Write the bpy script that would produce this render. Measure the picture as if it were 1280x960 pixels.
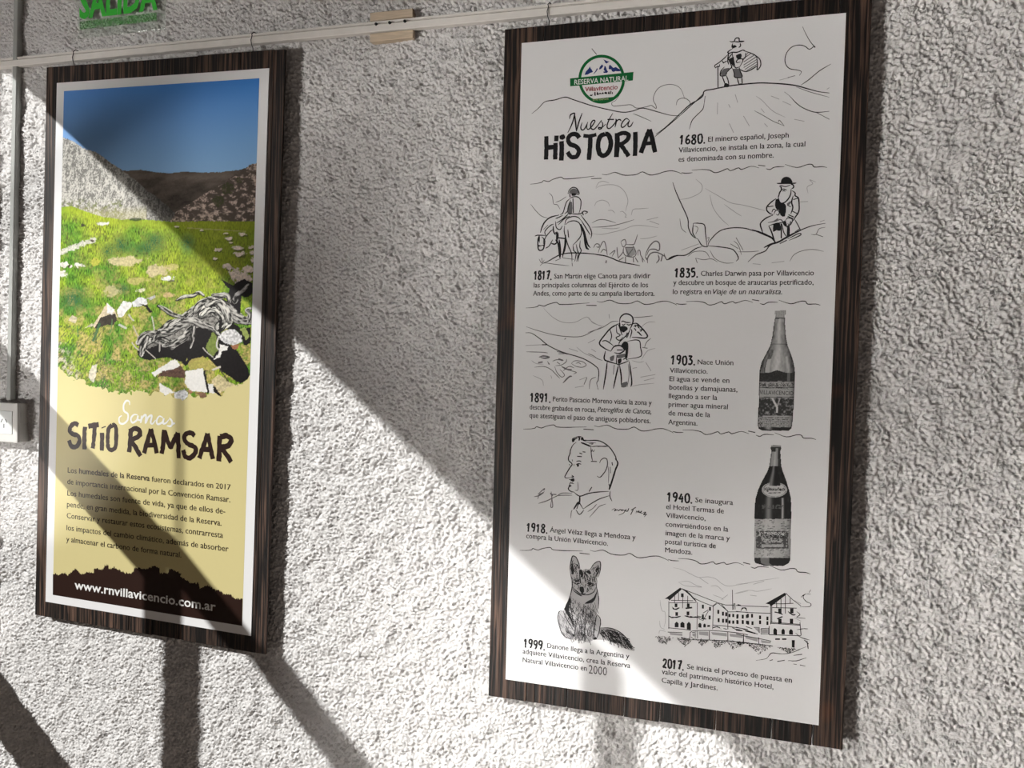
import bpy, bmesh, math, random
import numpy as np
from mathutils import Vector, Matrix

for o in list(bpy.data.objects):
    bpy.data.objects.remove(o)
S = bpy.context.scene
COL = S.collection

# ------------------------------------------------------------------ camera
F = 1005.0            # focal length in pixels of the 1280 wide frame
D = 1.35              # distance of the camera from the wall (wall is the plane y = 0)
YAW, PITCH, ROLL = 0.29523, -0.03307, -0.02532
def _rot():
    a, b, c = YAW, PITCH, ROLL
    Rz = np.array([[math.cos(a), -math.sin(a), 0], [math.sin(a), math.cos(a), 0], [0, 0, 1]])
    Rx = np.array([[1, 0, 0], [0, math.cos(b), -math.sin(b)], [0, math.sin(b), math.cos(b)]])
    Ry = np.array([[math.cos(c), 0, math.sin(c)], [0, 1, 0], [-math.sin(c), 0, math.cos(c)]])
    return Rz @ Rx @ Ry
RC = _rot()
cam = bpy.data.cameras.new('camera')
cam.sensor_width = 36.0
cam.lens = 36.0 * F / 1280.0
cam.clip_start = 0.01
co = bpy.data.objects.new('camera', cam)
COL.objects.link(co)
r_, f_, u_ = RC[:, 0], RC[:, 1], RC[:, 2]
co.matrix_world = Matrix(((r_[0], u_[0], -f_[0], 0), (r_[1], u_[1], -f_[1], -D), (r_[2], u_[2], -f_[2], 0), (0, 0, 0, 1)))
S.camera = co

# ------------------------------------------------------------------ light
S.view_settings.view_transform = 'Standard'
S.view_settings.look = 'None'
S.view_settings.gamma = 1.0
S.view_settings.use_curve_mapping = False
S.view_settings.exposure = 0.0
world = bpy.data.worlds.new('world'); S.world = world; world.use_nodes = True
bg = world.node_tree.nodes['Background']
bg.inputs[0].default_value = (1.0, 0.86, 0.82, 1)
bg.inputs[1].default_value = 0.072

SUN = (0.85, 1.0, -0.73)          # travel direction of the sunlight
sd = bpy.data.lights.new('sun', 'SUN'); sd.energy = 4.5; sd.angle = 0.0093; sd.color = (1.0, 0.995, 0.975)
so = bpy.data.objects.new('sun', sd); COL.objects.link(so)
so.rotation_euler = Vector(SUN).to_track_quat('-Z', 'Y').to_euler()
so.location = (-4, -4, 4)

def area(name, loc, target, sx, sy, power, colr):
    l = bpy.data.lights.new(name, 'AREA'); l.shape = 'RECTANGLE'; l.size = sx; l.size_y = sy
    l.energy = power; l.color = colr
    o = bpy.data.objects.new(name, l); COL.objects.link(o); o.location = loc
    o.rotation_euler = (Vector(target) - Vector(loc)).to_track_quat('-Z', 'Y').to_euler()
    return o
# daylight thrown back from the sunlit ground outside the window on the left
kl = area('ground_bounce_light', (-7.4, -8.4, -3.0), (0.75, 0, -0.55), 1.7, 1.9, 50, (1.0, 0.965, 0.93))
kl.data.spread = math.radians(34)

# ------------------------------------------------------------------ helpers
def proj(P):
    d = (P - np.array([0, -D, 0])) @ RC
    return 640 + F * d[:, 0] / d[:, 1], 480 - F * d[:, 2] / d[:, 1]
def unp(px, py, y=0.0):
    """point of the plane y that is traced at a place of the 1280x960 photograph -> x, z"""
    px = np.asarray(px, float); py = np.asarray(py, float)
    d = np.stack([(px - 640) / F, np.ones_like(px), (480 - py) / F], -1) @ RC.T
    t = (y + D) / d[..., 1]
    return d[..., 0] * t, d[..., 2] * t

def mat(name, color, rough=0.6, spec=0.4, **kw):
    m = bpy.data.materials.new(name); m.use_nodes = True
    b = m.node_tree.nodes['Principled BSDF']
    b.inputs['Base Color'].default_value = (*color, 1)
    b.inputs['Roughness'].default_value = rough
    b.inputs['Specular IOR Level'].default_value = spec
    for k, v in kw.items():
        b.inputs[k.replace('_', ' ')].default_value = v
    return m
def noisy(m, scale, amount, bump=0.0, dist=0.001, vec=(1, 1, 1), c2=None):
    """break the base colour up with a noise and give it a fine bump"""
    nt = m.node_tree; b = nt.nodes['Principled BSDF']; L = nt.links.new
    tc = nt.nodes.new('ShaderNodeTexCoord'); mp = nt.nodes.new('ShaderNodeMapping'); mp.inputs['Scale'].default_value = vec
    n = nt.nodes.new('ShaderNodeTexNoise'); n.inputs['Scale'].default_value = scale; n.inputs['Detail'].default_value = 5
    L(tc.outputs['Object'], mp.inputs[0]); L(mp.outputs[0], n.inputs['Vector'])
    cr = nt.nodes.new('ShaderNodeValToRGB'); c = b.inputs['Base Color'].default_value[:3]
    cr.color_ramp.elements[0].position = 0.3; cr.color_ramp.elements[1].position = 0.7
    cr.color_ramp.elements[0].color = (*[v * (1 - amount) for v in (c2 or c)], 1)
    cr.color_ramp.elements[1].color = (*[min(1, v * (1 + amount)) for v in c], 1)
    L(n.outputs['Fac'], cr.inputs[0]); L(cr.outputs[0], b.inputs['Base Color'])
    if bump:
        bp = nt.nodes.new('ShaderNodeBump'); bp.inputs['Strength'].default_value = bump; bp.inputs['Distance'].default_value = dist
        L(n.outputs['Fac'], bp.inputs['Height']); L(bp.outputs[0], b.inputs['Normal'])
    return m

def empty(name, loc, label, cat, group=None):
    o = bpy.data.objects.new(name, None); COL.objects.link(o); o.location = loc
    o.empty_display_size = 0.05; o['label'] = label; o['category'] = cat
    if group: o['group'] = group
    ROOT[o.name] = Vector(loc)
    return o
ROOT = {}
ORG = {}
def mesh_obj(name, verts, faces, m, parent=None, smooth=False, label=None):
    """verts are in world space; the object is placed relative to its parent's origin"""
    org = ORG.get(parent.name, Vector(parent.location)) if parent else Vector((0, 0, 0))
    v = np.asarray(verts, float) - np.array(org)
    me = bpy.data.meshes.new(name)
    me.from_pydata([tuple(q) for q in v], [], [tuple(f) for f in faces])
    me.materials.append(m)
    o = bpy.data.objects.new(name, me); COL.objects.link(o)
    if smooth: me.polygons.foreach_set('use_smooth', [True] * len(me.polygons))
    if parent: o.parent = parent; ORG[o.name] = org
    if label: o['label'] = label
    return o
def tag(o, label, cat, group=None):
    o['label'] = label; o['category'] = cat
    if group: o['group'] = group
    return o
def struct(o):
    o['kind'] = 'structure'; return o

class MB:
    """collects shapes (world space) for one mesh"""
    def __init__(s): s.v = []; s.f = []
    def add(s, v, f):
        n = len(s.v); s.v += [tuple(q) for q in v]; s.f += [tuple(i + n for i in q) for q in f]
    def box(s, x0, x1, y0, y1, z0, z1, bev=0.0, rot=0.0, piv=(0, 0)):
        bm = bmesh.new(); bmesh.ops.create_cube(bm, size=1)
        for q in bm.verts:
            q.co = Vector(((x0 + x1) / 2 + q.co.x * (x1 - x0), (y0 + y1) / 2 + q.co.y * (y1 - y0), (z0 + z1) / 2 + q.co.z * (z1 - z0)))
        if bev: bmesh.ops.bevel(bm, geom=bm.edges[:], offset=bev, segments=2, affect='EDGES', profile=0.5)
        bm.verts.index_update()
        vs = [q.co.copy() for q in bm.verts]
        if rot:
            c, sn = math.cos(rot), math.sin(rot)
            for q in vs:
                x, z = q.x - piv[0], q.z - piv[1]; q.x = piv[0] + x * c - z * sn; q.z = piv[1] + x * sn + z * c
        s.add(vs, [[q.index for q in f.verts] for f in bm.faces]); bm.free(); return s
    def prism(s, pts, a, b, axis='y'):
        """polygon of 2-D points extruded along an axis; y: pts are (x,z); x: pts are (y,z)"""
        n = len(pts)
        mk = (lambda p, t: (p[0], t, p[1])) if axis == 'y' else (lambda p, t: (t, p[0], p[1]))
        v = [mk(p, a) for p in pts] + [mk(p, b) for p in pts]
        f = [tuple(range(n))[::-1], tuple(range(n, 2 * n))] + [(i, (i + 1) % n, n + (i + 1) % n, n + i) for i in range(n)]
        s.add(v, f); return s
    def tube(s, pts, r, n=8):
        pts = [Vector(p) for p in pts]; rings = []
        for i, p in enumerate(pts):
            t = (pts[min(i + 1, len(pts) - 1)] - pts[max(i - 1, 0)]).normalized()
            a = t.orthogonal().normalized(); b = t.cross(a)
            if rings:   # keep the frame steady
                a = (pa - t * pa.dot(t)).normalized(); b = t.cross(a)
            pa = a; rings.append([p + (a * math.cos(2 * math.pi * k / n) + b * math.sin(2 * math.pi * k / n)) * r for k in range(n)])
        v = [q for rg in rings for q in rg]; m = len(pts)
        f = [(i * n + k, i * n + (k + 1) % n, (i + 1) * n + (k + 1) % n, (i + 1) * n + k) for i in range(m - 1) for k in range(n)]
        f += [tuple(range(n))[::-1], tuple((m - 1) * n + k for k in range(n))]
        s.add(v, f); return s
    def cyl(s, c, r, y0, y1, n=16):
        pts = [(c[0] + r * math.cos(2 * math.pi * k / n), c[1] + r * math.sin(2 * math.pi * k / n)) for k in range(n)]
        return s.prism(pts, y0, y1)
    def build(s, name, m, parent=None, smooth=False, label=None):
        return mesh_obj(name, s.v, s.f, m, parent, smooth, label)

# ------------------------------------------------------------------ materials
M_stucco = mat('stucco', (0.74, 0.725, 0.71), 0.9, 0.15)
noisy(M_stucco, 420, 0.04, 0.6, 0.0018)
M_plastic = noisy(mat('ivory_plastic', (0.80, 0.77, 0.72), 0.45), 40, 0.04)
M_conduit = noisy(mat('grey_conduit_paint', (0.36, 0.37, 0.35), 0.5), 30, 0.08)
M_box = noisy(mat('outlet_plastic', (0.62, 0.61, 0.58), 0.4), 40, 0.03)
M_boxface = noisy(mat('outlet_face_plastic', (0.66, 0.68, 0.67), 0.35), 40, 0.02)
M_dark = mat('dark_hole', (0.01, 0.01, 0.01), 0.8)
M_wire = mat('black_wire', (0.015, 0.014, 0.014), 0.45)
M_pine = noisy(mat('raw_pine', (0.60, 0.49, 0.36), 0.6), 30, 0.15, 0.2, 0.001, (1, 6, 12))
M_frame = noisy(mat('window_frame_paint', (0.25, 0.20, 0.16), 0.6), 20, 0.1)
M_sidewall = noisy(mat('side_wall_plaster', (0.62, 0.60, 0.57), 0.9), 60, 0.05, 0.4, 0.003)
M_paper = noisy(mat('white_satin_print', (0.80, 0.80, 0.80), 0.33, 0.35), 6, 0.008)
M_edge = mat('sheet_edge', (0.7, 0.7, 0.68), 0.6)

def wood_material():
    m = bpy.data.materials.new('dark_brushed_wood'); m.use_nodes = True
    nt = m.node_tree; b = nt.nodes['Principled BSDF']; L = nt.links.new
    N = nt.nodes.new
    tc = N('ShaderNodeTexCoord'); oi = N('ShaderNodeObjectInfo')
    off = N('ShaderNodeMath'); off.operation = 'MULTIPLY'; off.inputs[1].default_value = 37.0
    L(oi.outputs['Random'], off.inputs[0])
    cmb = N('ShaderNodeCombineXYZ'); L(off.outputs[0], cmb.inputs[0]); L(off.outputs[0], cmb.inputs[2])
    add = N('ShaderNodeVectorMath'); L(tc.outputs['Object'], add.inputs[0]); L(cmb.outputs[0], add.inputs[1])
    def noise(vec, sc, det=4, rough=0.6, dist=0.0):
        mp = N('ShaderNodeMapping'); mp.inputs['Scale'].default_value = vec; L(add.outputs[0], mp.inputs[0])
        n = N('ShaderNodeTexNoise'); n.inputs['Scale'].default_value = sc; n.inputs['Detail'].default_value = det
        n.inputs['Roughness'].default_value = rough; n.inputs['Distortion'].default_value = dist
        L(mp.outputs[0], n.inputs['Vector']); return n
    fine = noise((1, 1, 0.022), 250, 3, 0.55, 0.6)
    wide = noise((1, 1, 0.10), 36, 3, 0.5, 0.8)
    blot = noise((1, 1, 0.6), 9, 2)
    # fine grain: near black to brown
    r1 = N('ShaderNodeValToRGB'); e = r1.color_ramp.elements
    e[0].position = 0.46; e[0].color = (0.006, 0.0048, 0.0044, 1)
    e[1].position = 0.64; e[1].color = (0.135, 0.09, 0.068, 1)
    L(fine.outputs['Fac'], r1.inputs[0])
    r2 = N('ShaderNodeValToRGB'); e = r2.color_ramp.elements
    e[0].position = 0.35; e[0].color = (0.32, 0.30, 0.29, 1)
    e[1].position = 0.70; e[1].color = (1.15, 1.0, 0.92, 1)
    L(wide.outputs['Fac'], r2.inputs[0])
    mx = N('ShaderNodeMix'); mx.data_type = 'RGBA'; mx.blend_type = 'MULTIPLY'; mx.inputs[0].default_value = 1
    L(r1.outputs[0], mx.inputs[6]); L(r2.outputs[0], mx.inputs[7])
    # reddish worn patches
    r3 = N('ShaderNodeValToRGB'); e = r3.color_ramp.elements
    e[0].position = 0.66; e[0].color = (0, 0, 0, 1); e[1].position = 0.82; e[1].color = (0.8, 0.8, 0.8, 1)
    L(blot.outputs['Fac'], r3.inputs[0])
    red = N('ShaderNodeMix'); red.data_type = 'RGBA'; red.blend_type = 'MIX'; red.inputs[7].default_value = (0.30, 0.085, 0.02, 1)
    mul = N('ShaderNodeMath'); mul.operation = 'MULTIPLY'; L(r3.outputs[0], mul.inputs[0]); L(fine.outputs['Fac'], mul.inputs[1])
    L(mul.outputs[0], red.inputs[0]); L(mx.outputs[2], red.inputs[6])
    # plank to plank tone
    tone = N('ShaderNodeMapRange'); tone.inputs['To Min'].default_value = 0.7; tone.inputs['To Max'].default_value = 1.3
    L(oi.outputs['Random'], tone.inputs['Value'])
    sc = N('ShaderNodeVectorMath'); sc.operation = 'SCALE'; L(red.outputs[2], sc.inputs[0]); L(tone.outputs[0], sc.inputs['Scale'])
    L(sc.outputs[0], b.inputs['Base Color'])
    b.inputs['Roughness'].default_value = 0.5; b.inputs['Specular IOR Level'].default_value = 0.35
    bp = N('ShaderNodeBump'); bp.inputs['Strength'].default_value = 0.55; bp.inputs['Distance'].default_value = 0.0016
    L(fine.outputs['Fac'], bp.inputs['Height']); L(bp.outputs[0], b.inputs['Normal'])
    return m
M_wood = wood_material()

# ------------------------------------------------------------------ stucco wall
def stucco_wall():
    rng = np.random.default_rng(11)
    st = 0.00212
    xs = np.arange(-1.80, 0.68, st); zs = np.arange(-1.07, 0.89, st)
    nx, nz = len(xs), len(zs)
    k1 = np.fft.fftfreq(nz, st)[:, None]; k2 = np.fft.rfftfreq(nx, st)[None, :]
    kk = np.hypot(k1, k2)
    def band(lo, hi):        # wavelengths in metres
        W = np.fft.rfft2(rng.standard_normal((nz, nx)))
        flt = np.exp(-(kk * lo) ** 2 * 1.2) * (1 - np.exp(-(kk * hi) ** 2 * 1.2))
        h = np.fft.irfft2(W * flt, s=(nz, nx)); return h / h.std()
    a = band(0.0021, 0.0040); c = band(0.035, 0.10); d = band(0.0060, 0.013)
    pit = np.clip(a + 0.45, -3, 0)                      # narrow pits between rounded grains
    pit2 = np.clip(d + 0.7, -3, 0); h = 0.0017 * np.tanh(a * 1.3) + 0.0036 * pit + 0.0020 * pit2 + 0.0010 * d + 0.0013 * c
    h = np.clip(h + 0.004, -0.009, 0.0085)
    return xs, zs, h
xs, zs, h = stucco_wall()
# the finely modelled part goes on outwards with coarser cells
def fade(a, lo, hi):
    f = np.ones(len(a))
    if lo: f = np.minimum(f, np.clip((a - a[0]) / .10, 0, 1))
    if hi: f = np.minimum(f, np.clip((a[-1] - a) / .10, 0, 1))
    return f
h = h.mean() + (h - h.mean()) * fade(zs, 1, 1)[:, None] * fade(xs, 0, 1)[None, :]
X2 = np.concatenate([[-1.83], xs, xs[-1] + np.array([.05, .15, .4, .8, 1.6, 2.8])])
Z2 = np.concatenate([zs[0] - np.array([.7, .35, .15, .05]), zs, zs[-1] + np.array([.05, .15, .4, .8, 1.2])])
hh = np.pad(h, ((4, 5), (1, 6)), mode='constant', constant_values=float(h.mean()))
GX, GZ = np.meshgrid(X2, Z2)
nz2, nx2 = GX.shape
vv = np.stack([GX, -hh, GZ], -1).reshape(-1, 3).astype(np.float32)
I = np.arange(nz2 * nx2).reshape(nz2, nx2)
q = np.stack([I[:-1, :-1], I[:-1, 1:], I[1:, 1:], I[1:, :-1]], -1).reshape(-1, 4)
me = bpy.data.meshes.new('wall_back')
me.vertices.add(len(vv)); me.vertices.foreach_set('co', vv.ravel())
me.loops.add(q.size); me.loops.foreach_set('vertex_index', q.ravel().astype(np.int32))
me.polygons.add(len(q)); me.polygons.foreach_set('loop_start', (np.arange(len(q)) * 4).astype(np.int32))
me.polygons.foreach_set('use_smooth', np.ones(len(q), bool))
me.update(calc_edges=True); me.materials.append(M_stucco)
wall = bpy.data.objects.new('wall_back', me); COL.objects.link(wall); struct(wall)

# ------------------------------------------------------------------ side wall with the window the sun comes through (outside the frame, left)
X0 = -1.80
def side(x, z, yf=0.0):
    """where the sun ray that ends at (x, yf, z) crosses the side wall -> y, z"""
    t = (x - X0) / SUN[0]
    return (yf - t * SUN[1], z - t * SUN[2])
lint = [side(-1.187, .298, -.032), side(-.299, -.408, -.032)]
lint = [(q_[0], q_[1] + .022) for q_ in lint]         # the outer edge of the lintel is what cuts the sun
def ln(p, q, y):
    return p[1] + (q[1] - p[1]) * (y - p[0]) / (q[0] - p[0])
TOPZ, BOTZ, FARY = 4.6, -1.75, -4.2
w = MB(); T = 0.03
w.prism([(0.0, ln(*lint, 0.0)), (0.0, TOPZ), (FARY, TOPZ), (FARY, ln(*lint, FARY))], X0 - T, X0, 'x')
w.box(X0 - T, X0, FARY - .5, FARY, BOTZ, TOPZ)
# unseen raking block added below the window to cut bounce light at lower left
w.prism([(0.0, BOTZ), (-1.40, BOTZ), (-1.35, -.06), (0.0, -1.02)], X0 - T, X0, 'x')
struct(w.build('wall_left', M_sidewall))
def bar(p, q, half, name):
    """sash bar in the window plane from p to q (y, z)"""
    dy, dz = q[0] - p[0], q[1] - p[1]; l = math.hypot(dy, dz); ny, nz = -dz / l * half, dy / l * half
    b = MB(); b.prism([(p[0] + ny, p[1] + nz), (q[0] + ny, q[1] + nz), (q[0] - ny, q[1] - nz), (p[0] - ny, p[1] - nz)], X0 - .012, X0 + .006, 'x')
    return b
win = bpy.data.objects.new('window_1', None); COL.objects.link(win); win.location = (X0, -2.0, BOTZ); struct(win)
# transoms: the two slanting shadows at the lower left
ym = None
yA, yB = -0.02, -3.9
sl = -0.05
def pane_bar(pts):
    b = MB(); b.prism(pts, X0 - .012, X0 + .006, 'x'); b.build('transom', M_frame, win)
pane_bar([(-.02, .182), (-.45, .212), (-.84, .221), (-.84, .098), (-.45, .092), (-.02, .074)])
pane_bar([(-.8402, .232), (-1.35, .198), (-1.70, .17), (-1.70, .076), (-1.35, .115), (-.8402, .170)])
TR = lambda y: .15
v0, v1 = side(-1.573, -.725), side(-1.368, -.901); n0 = side(-1.572, -.865)
hb = abs(ln(v0, v1, n0[0]) - n0[1]) / 2
cb = ln(v0, v1, -.4) - hb
bar((yA, cb + sl * (-(yA) - .4)), (yB, cb + sl * (-(yB) - .4)), hb, '').build('transom', M_frame, win)
# mullions
def mull(xa, xb, ztop, zbot, nm='mullion'):
    ya, yb = side(xa, 0)[0], side(xb, 0)[0]
    b = MB(); b.box(X0 - .012, X0 + .006, min(ya, yb), max(ya, yb), zbot, ztop); b.build(nm, M_frame, win)
mull(-1.124, -1.048, TR(-.8), BOTZ)
mull(-.230, -.170, .86, BOTZ)
cbm = MB(); cbm.tube([(-2.60, -1.79 - .03, 1.24), (-2.60, -1.79 - .03, .86)], .0055, 8); cbm.build('shadow_cord', M_frame, win, True)  # unseen thin cord added outside to cast the faint upright shadow
mull(-1.62, -1.573, .78, BOTZ)
sl2 = MB(); sl2.box(X0 - .06, X0 + .04, -4.2, 0, BOTZ - .08, BOTZ); sl2.build('window_sill', M_frame, win)
fl = MB(); fl.box(-1.8, 3.3, -4.7, -0.002, BOTZ - .12, BOTZ - .08); struct(fl.build('floor', noisy(mat('floor_tile', (.36, .30, .25), .5), 8, .1)))

# ------------------------------------------------------------------ display boards
YP = -0.032        # front face of the printed sheets
def plank_board(root, x, z, w, hgt, rot, seams_px, ytop):
    cx = [x - w / 2] + [float(unp(s, ytop, YP)[0]) for s in seams_px] + [x + w / 2]
    rnd = random.Random(len(seams_px))
    for a, b in zip(cx[:-1], cx[1:]):
        dy = rnd.uniform(-.0006, .0006)
        m = MB(); m.box(a + .0004, b - .0004, YP + .0012 + dy, -.0255, z - hgt / 2 + rnd.uniform(-.0008, .0008), z + hgt / 2 + rnd.uniform(-.0008, .0008), .0009, rot, (x, z))
        m.build('plank', M_wood, root)
    # battens behind that keep the board off the wall
    for k in (-.33, .33):
        m = MB(); m.box(x - w / 2 + .03, x + w / 2 - .03, -.0253, -.0088, z + k * hgt - .02, z + k * hgt + .02, 0, rot, (x, z)); m.build('batten', M_wood, root)
LB = (-1.1494, -.00373, .56351, 1.14121, -.0196)
RB = (-.14209, -.01732, .57645, 1.14889, 0.0)
LS = (-1.15158, -.00448, .50113, 1.07563, -.0196)
RS = (-.14445, -.01352, .50903, 1.08933, 0.0)
left = empty('info_board', (LB[0], -.02, LB[1] - LB[3] / 2), 'narrow dark plank board with the green valley photograph and SITIO RAMSAR text', 'information board', 'hanging wooden information boards')
right = empty('info_board', (RB[0], -.02, RB[1] - RB[3] / 2), 'large dark plank board with the white illustrated HISTORIA timeline sheet', 'information board', 'hanging wooden information boards')
plank_board(left, *LB, (97, 123, 173, 203, 240, 294, 336), 70)
plank_board(right, *RB, (680, 732, 806, 852, 925, 997, 1050), 15)
def sheet(root, x, z, w, hgt, rot, label):
    m = MB(); m.box(x - w / 2, x + w / 2, YP, YP + .0012, z - hgt / 2, z + hgt / 2, 0, rot, (x, z))
    return m.build('print_sheet', M_paper, root, label=label)
LSH = sheet(left, *LS, 'white-bordered satin print sheet')
RSH = sheet(right, *RS, 'white satin print sheet')

# ------------------------------------------------------------------ hanging rail
rp = [unp(0, 80.5, -.012), unp(312, 51.5, -.012), unp(600, 22.5, -.012)]
zr = lambda x: float(rp[0][1] + (rp[2][1] - rp[0][1]) * (x - rp[0][0]) / (rp[2][0] - rp[0][0]))
xa, xb = -1.575, 3.2
prof = [(-.0075, -.0095), (-.018, -.0095), (-.0195, -.008), (-.0195, .0025), (-.018, .004), (-.0145, .0042), (-.0145, .0058), (-.017, .0062), (-.017, .0098), (-.0155, .0105), (-.0075, .0105)]
v = []; 
for xx in (xa, xb): v += [(xx, p[0], zr(xx) + p[1]) for p in prof]
n = len(prof)
rail = empty('hanging_rail', (-.5, 0, zr(-.5)), 'long cream plastic picture rail running across above both wooden boards', 'picture rail')
mesh_obj('rail_strip', v, [tuple(range(n)), tuple(range(n, 2 * n))[::-1]] + [(i + n, (i + 1) % n + n, (i + 1) % n, i) for i in range(n)], M_plastic, rail)
for px, py in ((470, 30), (487, 28), (506, 26)):
    cx, cz = unp(px, py, -.0205); m = MB(); m.cyl((float(cx), zr(float(cx)) + .0035), .0026, -.0215, -.0165, 14); m.build('screw', M_dark, rail)
blk = empty('mounting_block', (float(unp(489, 32, -.012)[0]), -.01, zr(-.6)), 'short raw pine block fixed behind the cream rail between the boards', 'wooden block')
bx0, bx1 = float(unp(463, 32, -.014)[0]), float(unp(516, 30, -.014)[0])
m = MB(); zc = zr((bx0 + bx1) / 2); m.box(bx0, bx1, -.0165, -.0074, zc + .012, zc + .0265, .0008); m.build('block_piece', M_pine, blk)
m = MB(); m.box(bx0 + .0005, bx1 + .002, -.0165, -.0074, zc - .0255, zc - .011, .0008); m.build('block_piece', M_pine, blk)
m = MB(); m.box(bx0 + .001, bx1 - .001, -.0074, -.001, zc - .025, zc + .026); m.build('back_plate', M_pine, blk)

def hook(px, py, label):
    x = float(unp(px, py, -.02)[0]); z = zr(x)
    b = MB(); b.tube([(x + .003, -.006, z + .0108), (x + .0025, -.010, z + .0125), (x + .0015, -.017, z + .0125), (x - .0005, -.0205, z + .008), (x + .001, -.0215, z + .004), (x - .001, -.022, z - .004), (x, -.0215, z - .012), (x + .003, -.021, z - .020), (x + .002, -.020, z - .032), (x + .001, -.016, z - .036)], .0008, 6)
    tag(b.build('wire_hook', M_wire, smooth=True), label, 'hook', 'thin black wire hooks on the picture rail')
hook(92, 72, 'thin black wire hook on the rail at the left end of the narrow board')
hook(315, 50, 'thin black wire hook on the rail at the right end of the narrow board')
hook(685, 14, 'thin black wire hook on the rail above the white timeline board')

# ------------------------------------------------------------------ conduit and outlet
ca, cb_ = unp(29, 0, 0), unp(20, 480, 0)
def xc(z): return float(ca[0] + (cb_[0] - ca[0]) * (z - ca[1]) / (cb_[1] - ca[1]))
m = MB(); hw = .0060
for z0_, z1_ in ((-.118, 1.3),):
    v = []
    for z_ in (z0_, z1_):
        x_ = xc(z_)
        v += [(x_ + a, b, z_) for a, b in ((-hw, -.004), (-hw, -.0165), (-hw + .0012, -.0178), (hw - .0012, -.0178), (hw, -.0165), (hw, -.004))]
    m.add(v, [(5, 4, 3, 2, 1, 0), (6, 7, 8, 9, 10, 11)] + [(i, (i + 1) % 6, 6 + (i + 1) % 6, 6 + i) for i in range(6)])
cd = empty('cable_conduit', (xc(-.118), 0, -.118), 'thin grey vertical cable conduit running down to the wall socket', 'cable conduit')
m.build('trunking', M_conduit, cd)

ox1, oz0, oz1, oy = -1.491, -.208, -.123, -.0315
out = empty('wall_socket', (-1.545, 0, oz0), 'pale plastic surface-mounted wall socket box at the left edge', 'wall socket')
m = MB(); m.box(ox1 - .118, ox1 - .0005, -.026, -.002, oz0 + .001, oz1 - .001, .002); m.build('back_box', M_box, out)
m = MB(); m.box(ox1 - .120, ox1, oy, -.0255, oz0, oz1, .0025); cover = m.build('cover_plate', M_box, out)
m = MB(); m.box(ox1 - .104, ox1 - .014, oy - .0012, oy + .0005, oz0 + .018, oz1 - .018, .0005); mod = m.build('socket_module', M_boxface, out)
sx, sz = [float(t) for t in unp(6.5, 527, oy)]
def slit(cx, cz, ang, l=.0085, wd=.0017):
    dx, dz = math.sin(ang) * l / 2, math.cos(ang) * l / 2; nx_, nz_ = math.cos(ang) * wd / 2, -math.sin(ang) * wd / 2
    b = MB(); b.prism([(cx - dx - nx_, cz - dz - nz_), (cx + dx - nx_, cz + dz - nz_), (cx + dx + nx_, cz + dz + nz_), (cx - dx + nx_, cz - dz + nz_)], oy - .0014, oy - .0008)
    b.build('pin_slot', M_dark, mod)
for cx_ in (sx - .002, sx - .050):
    slit(cx_ - .006, sz + .002, .55); slit(cx_ + .006, sz + .002, -.55); slit(cx_, sz - .009, 0)

# ------------------------------------------------------------------ printed matter: inks and tools
def ink(name, c, rough=0.4): return mat(name, c, rough, 0.3)
I_black = ink('black_ink', (0.012, 0.012, 0.013))
I_grey = ink('grey_ink', (0.16, 0.155, 0.16))
I_light = ink('light_pencil_ink', (0.40, 0.39, 0.40))
I_pale = ink('pale_pencil_ink', (0.56, 0.55, 0.56))
I_green = ink('green_ink', (0.006, 0.13, 0.035))
I_white = ink('white_ink', (0.80, 0.80, 0.78))
I_red = ink('red_ink', (0.30, 0.012, 0.025))
I_blue = ink('blue_ink', (0.02, 0.04, 0.17))
I_tan = noisy(ink('tan_ink', (0.64, 0.56, 0.27)), 3, 0.015)
I_brown = ink('brown_ink', (0.022, 0.008, 0.005))
I_patch = ink('patch_vinyl', (0.77, 0.77, 0.77), 0.3)

LV = 0.00010
def crop(x0, y0, s): return lambda X, Y: (x0 + np.asarray(X, float) / s, y0 + np.asarray(Y, float) / s)
def toplane(T, X, Y):
    px, py = T(X, Y); return unp(px, py, YP)
def parse(st):
    out = []
    for seg in st.split(';'):
        a = [float(t) for t in seg.replace(',', ' ').split()]
        if len(a) >= 4: out.append(np.array(a).reshape(-1, 2))
    return out
def catmull(P, n=4):
    if len(P) < 3: return P
    Q = np.vstack([2 * P[0] - P[1], P, 2 * P[-1] - P[-2]]); out = []
    for i in range(1, len(Q) - 2):
        p0, p1, p2, p3 = Q[i - 1:i + 3]
        for k in range(n):
            t = k / n
            out.append(0.5 * ((2 * p1) + (-p0 + p2) * t + (2 * p0 - 5 * p1 + 4 * p2 - p3) * t * t + (-p0 + 3 * p1 - 3 * p2 + p3) * t ** 3))
    out.append(Q[-2]); return np.array(out)
JR = np.random.default_rng(5)
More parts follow.
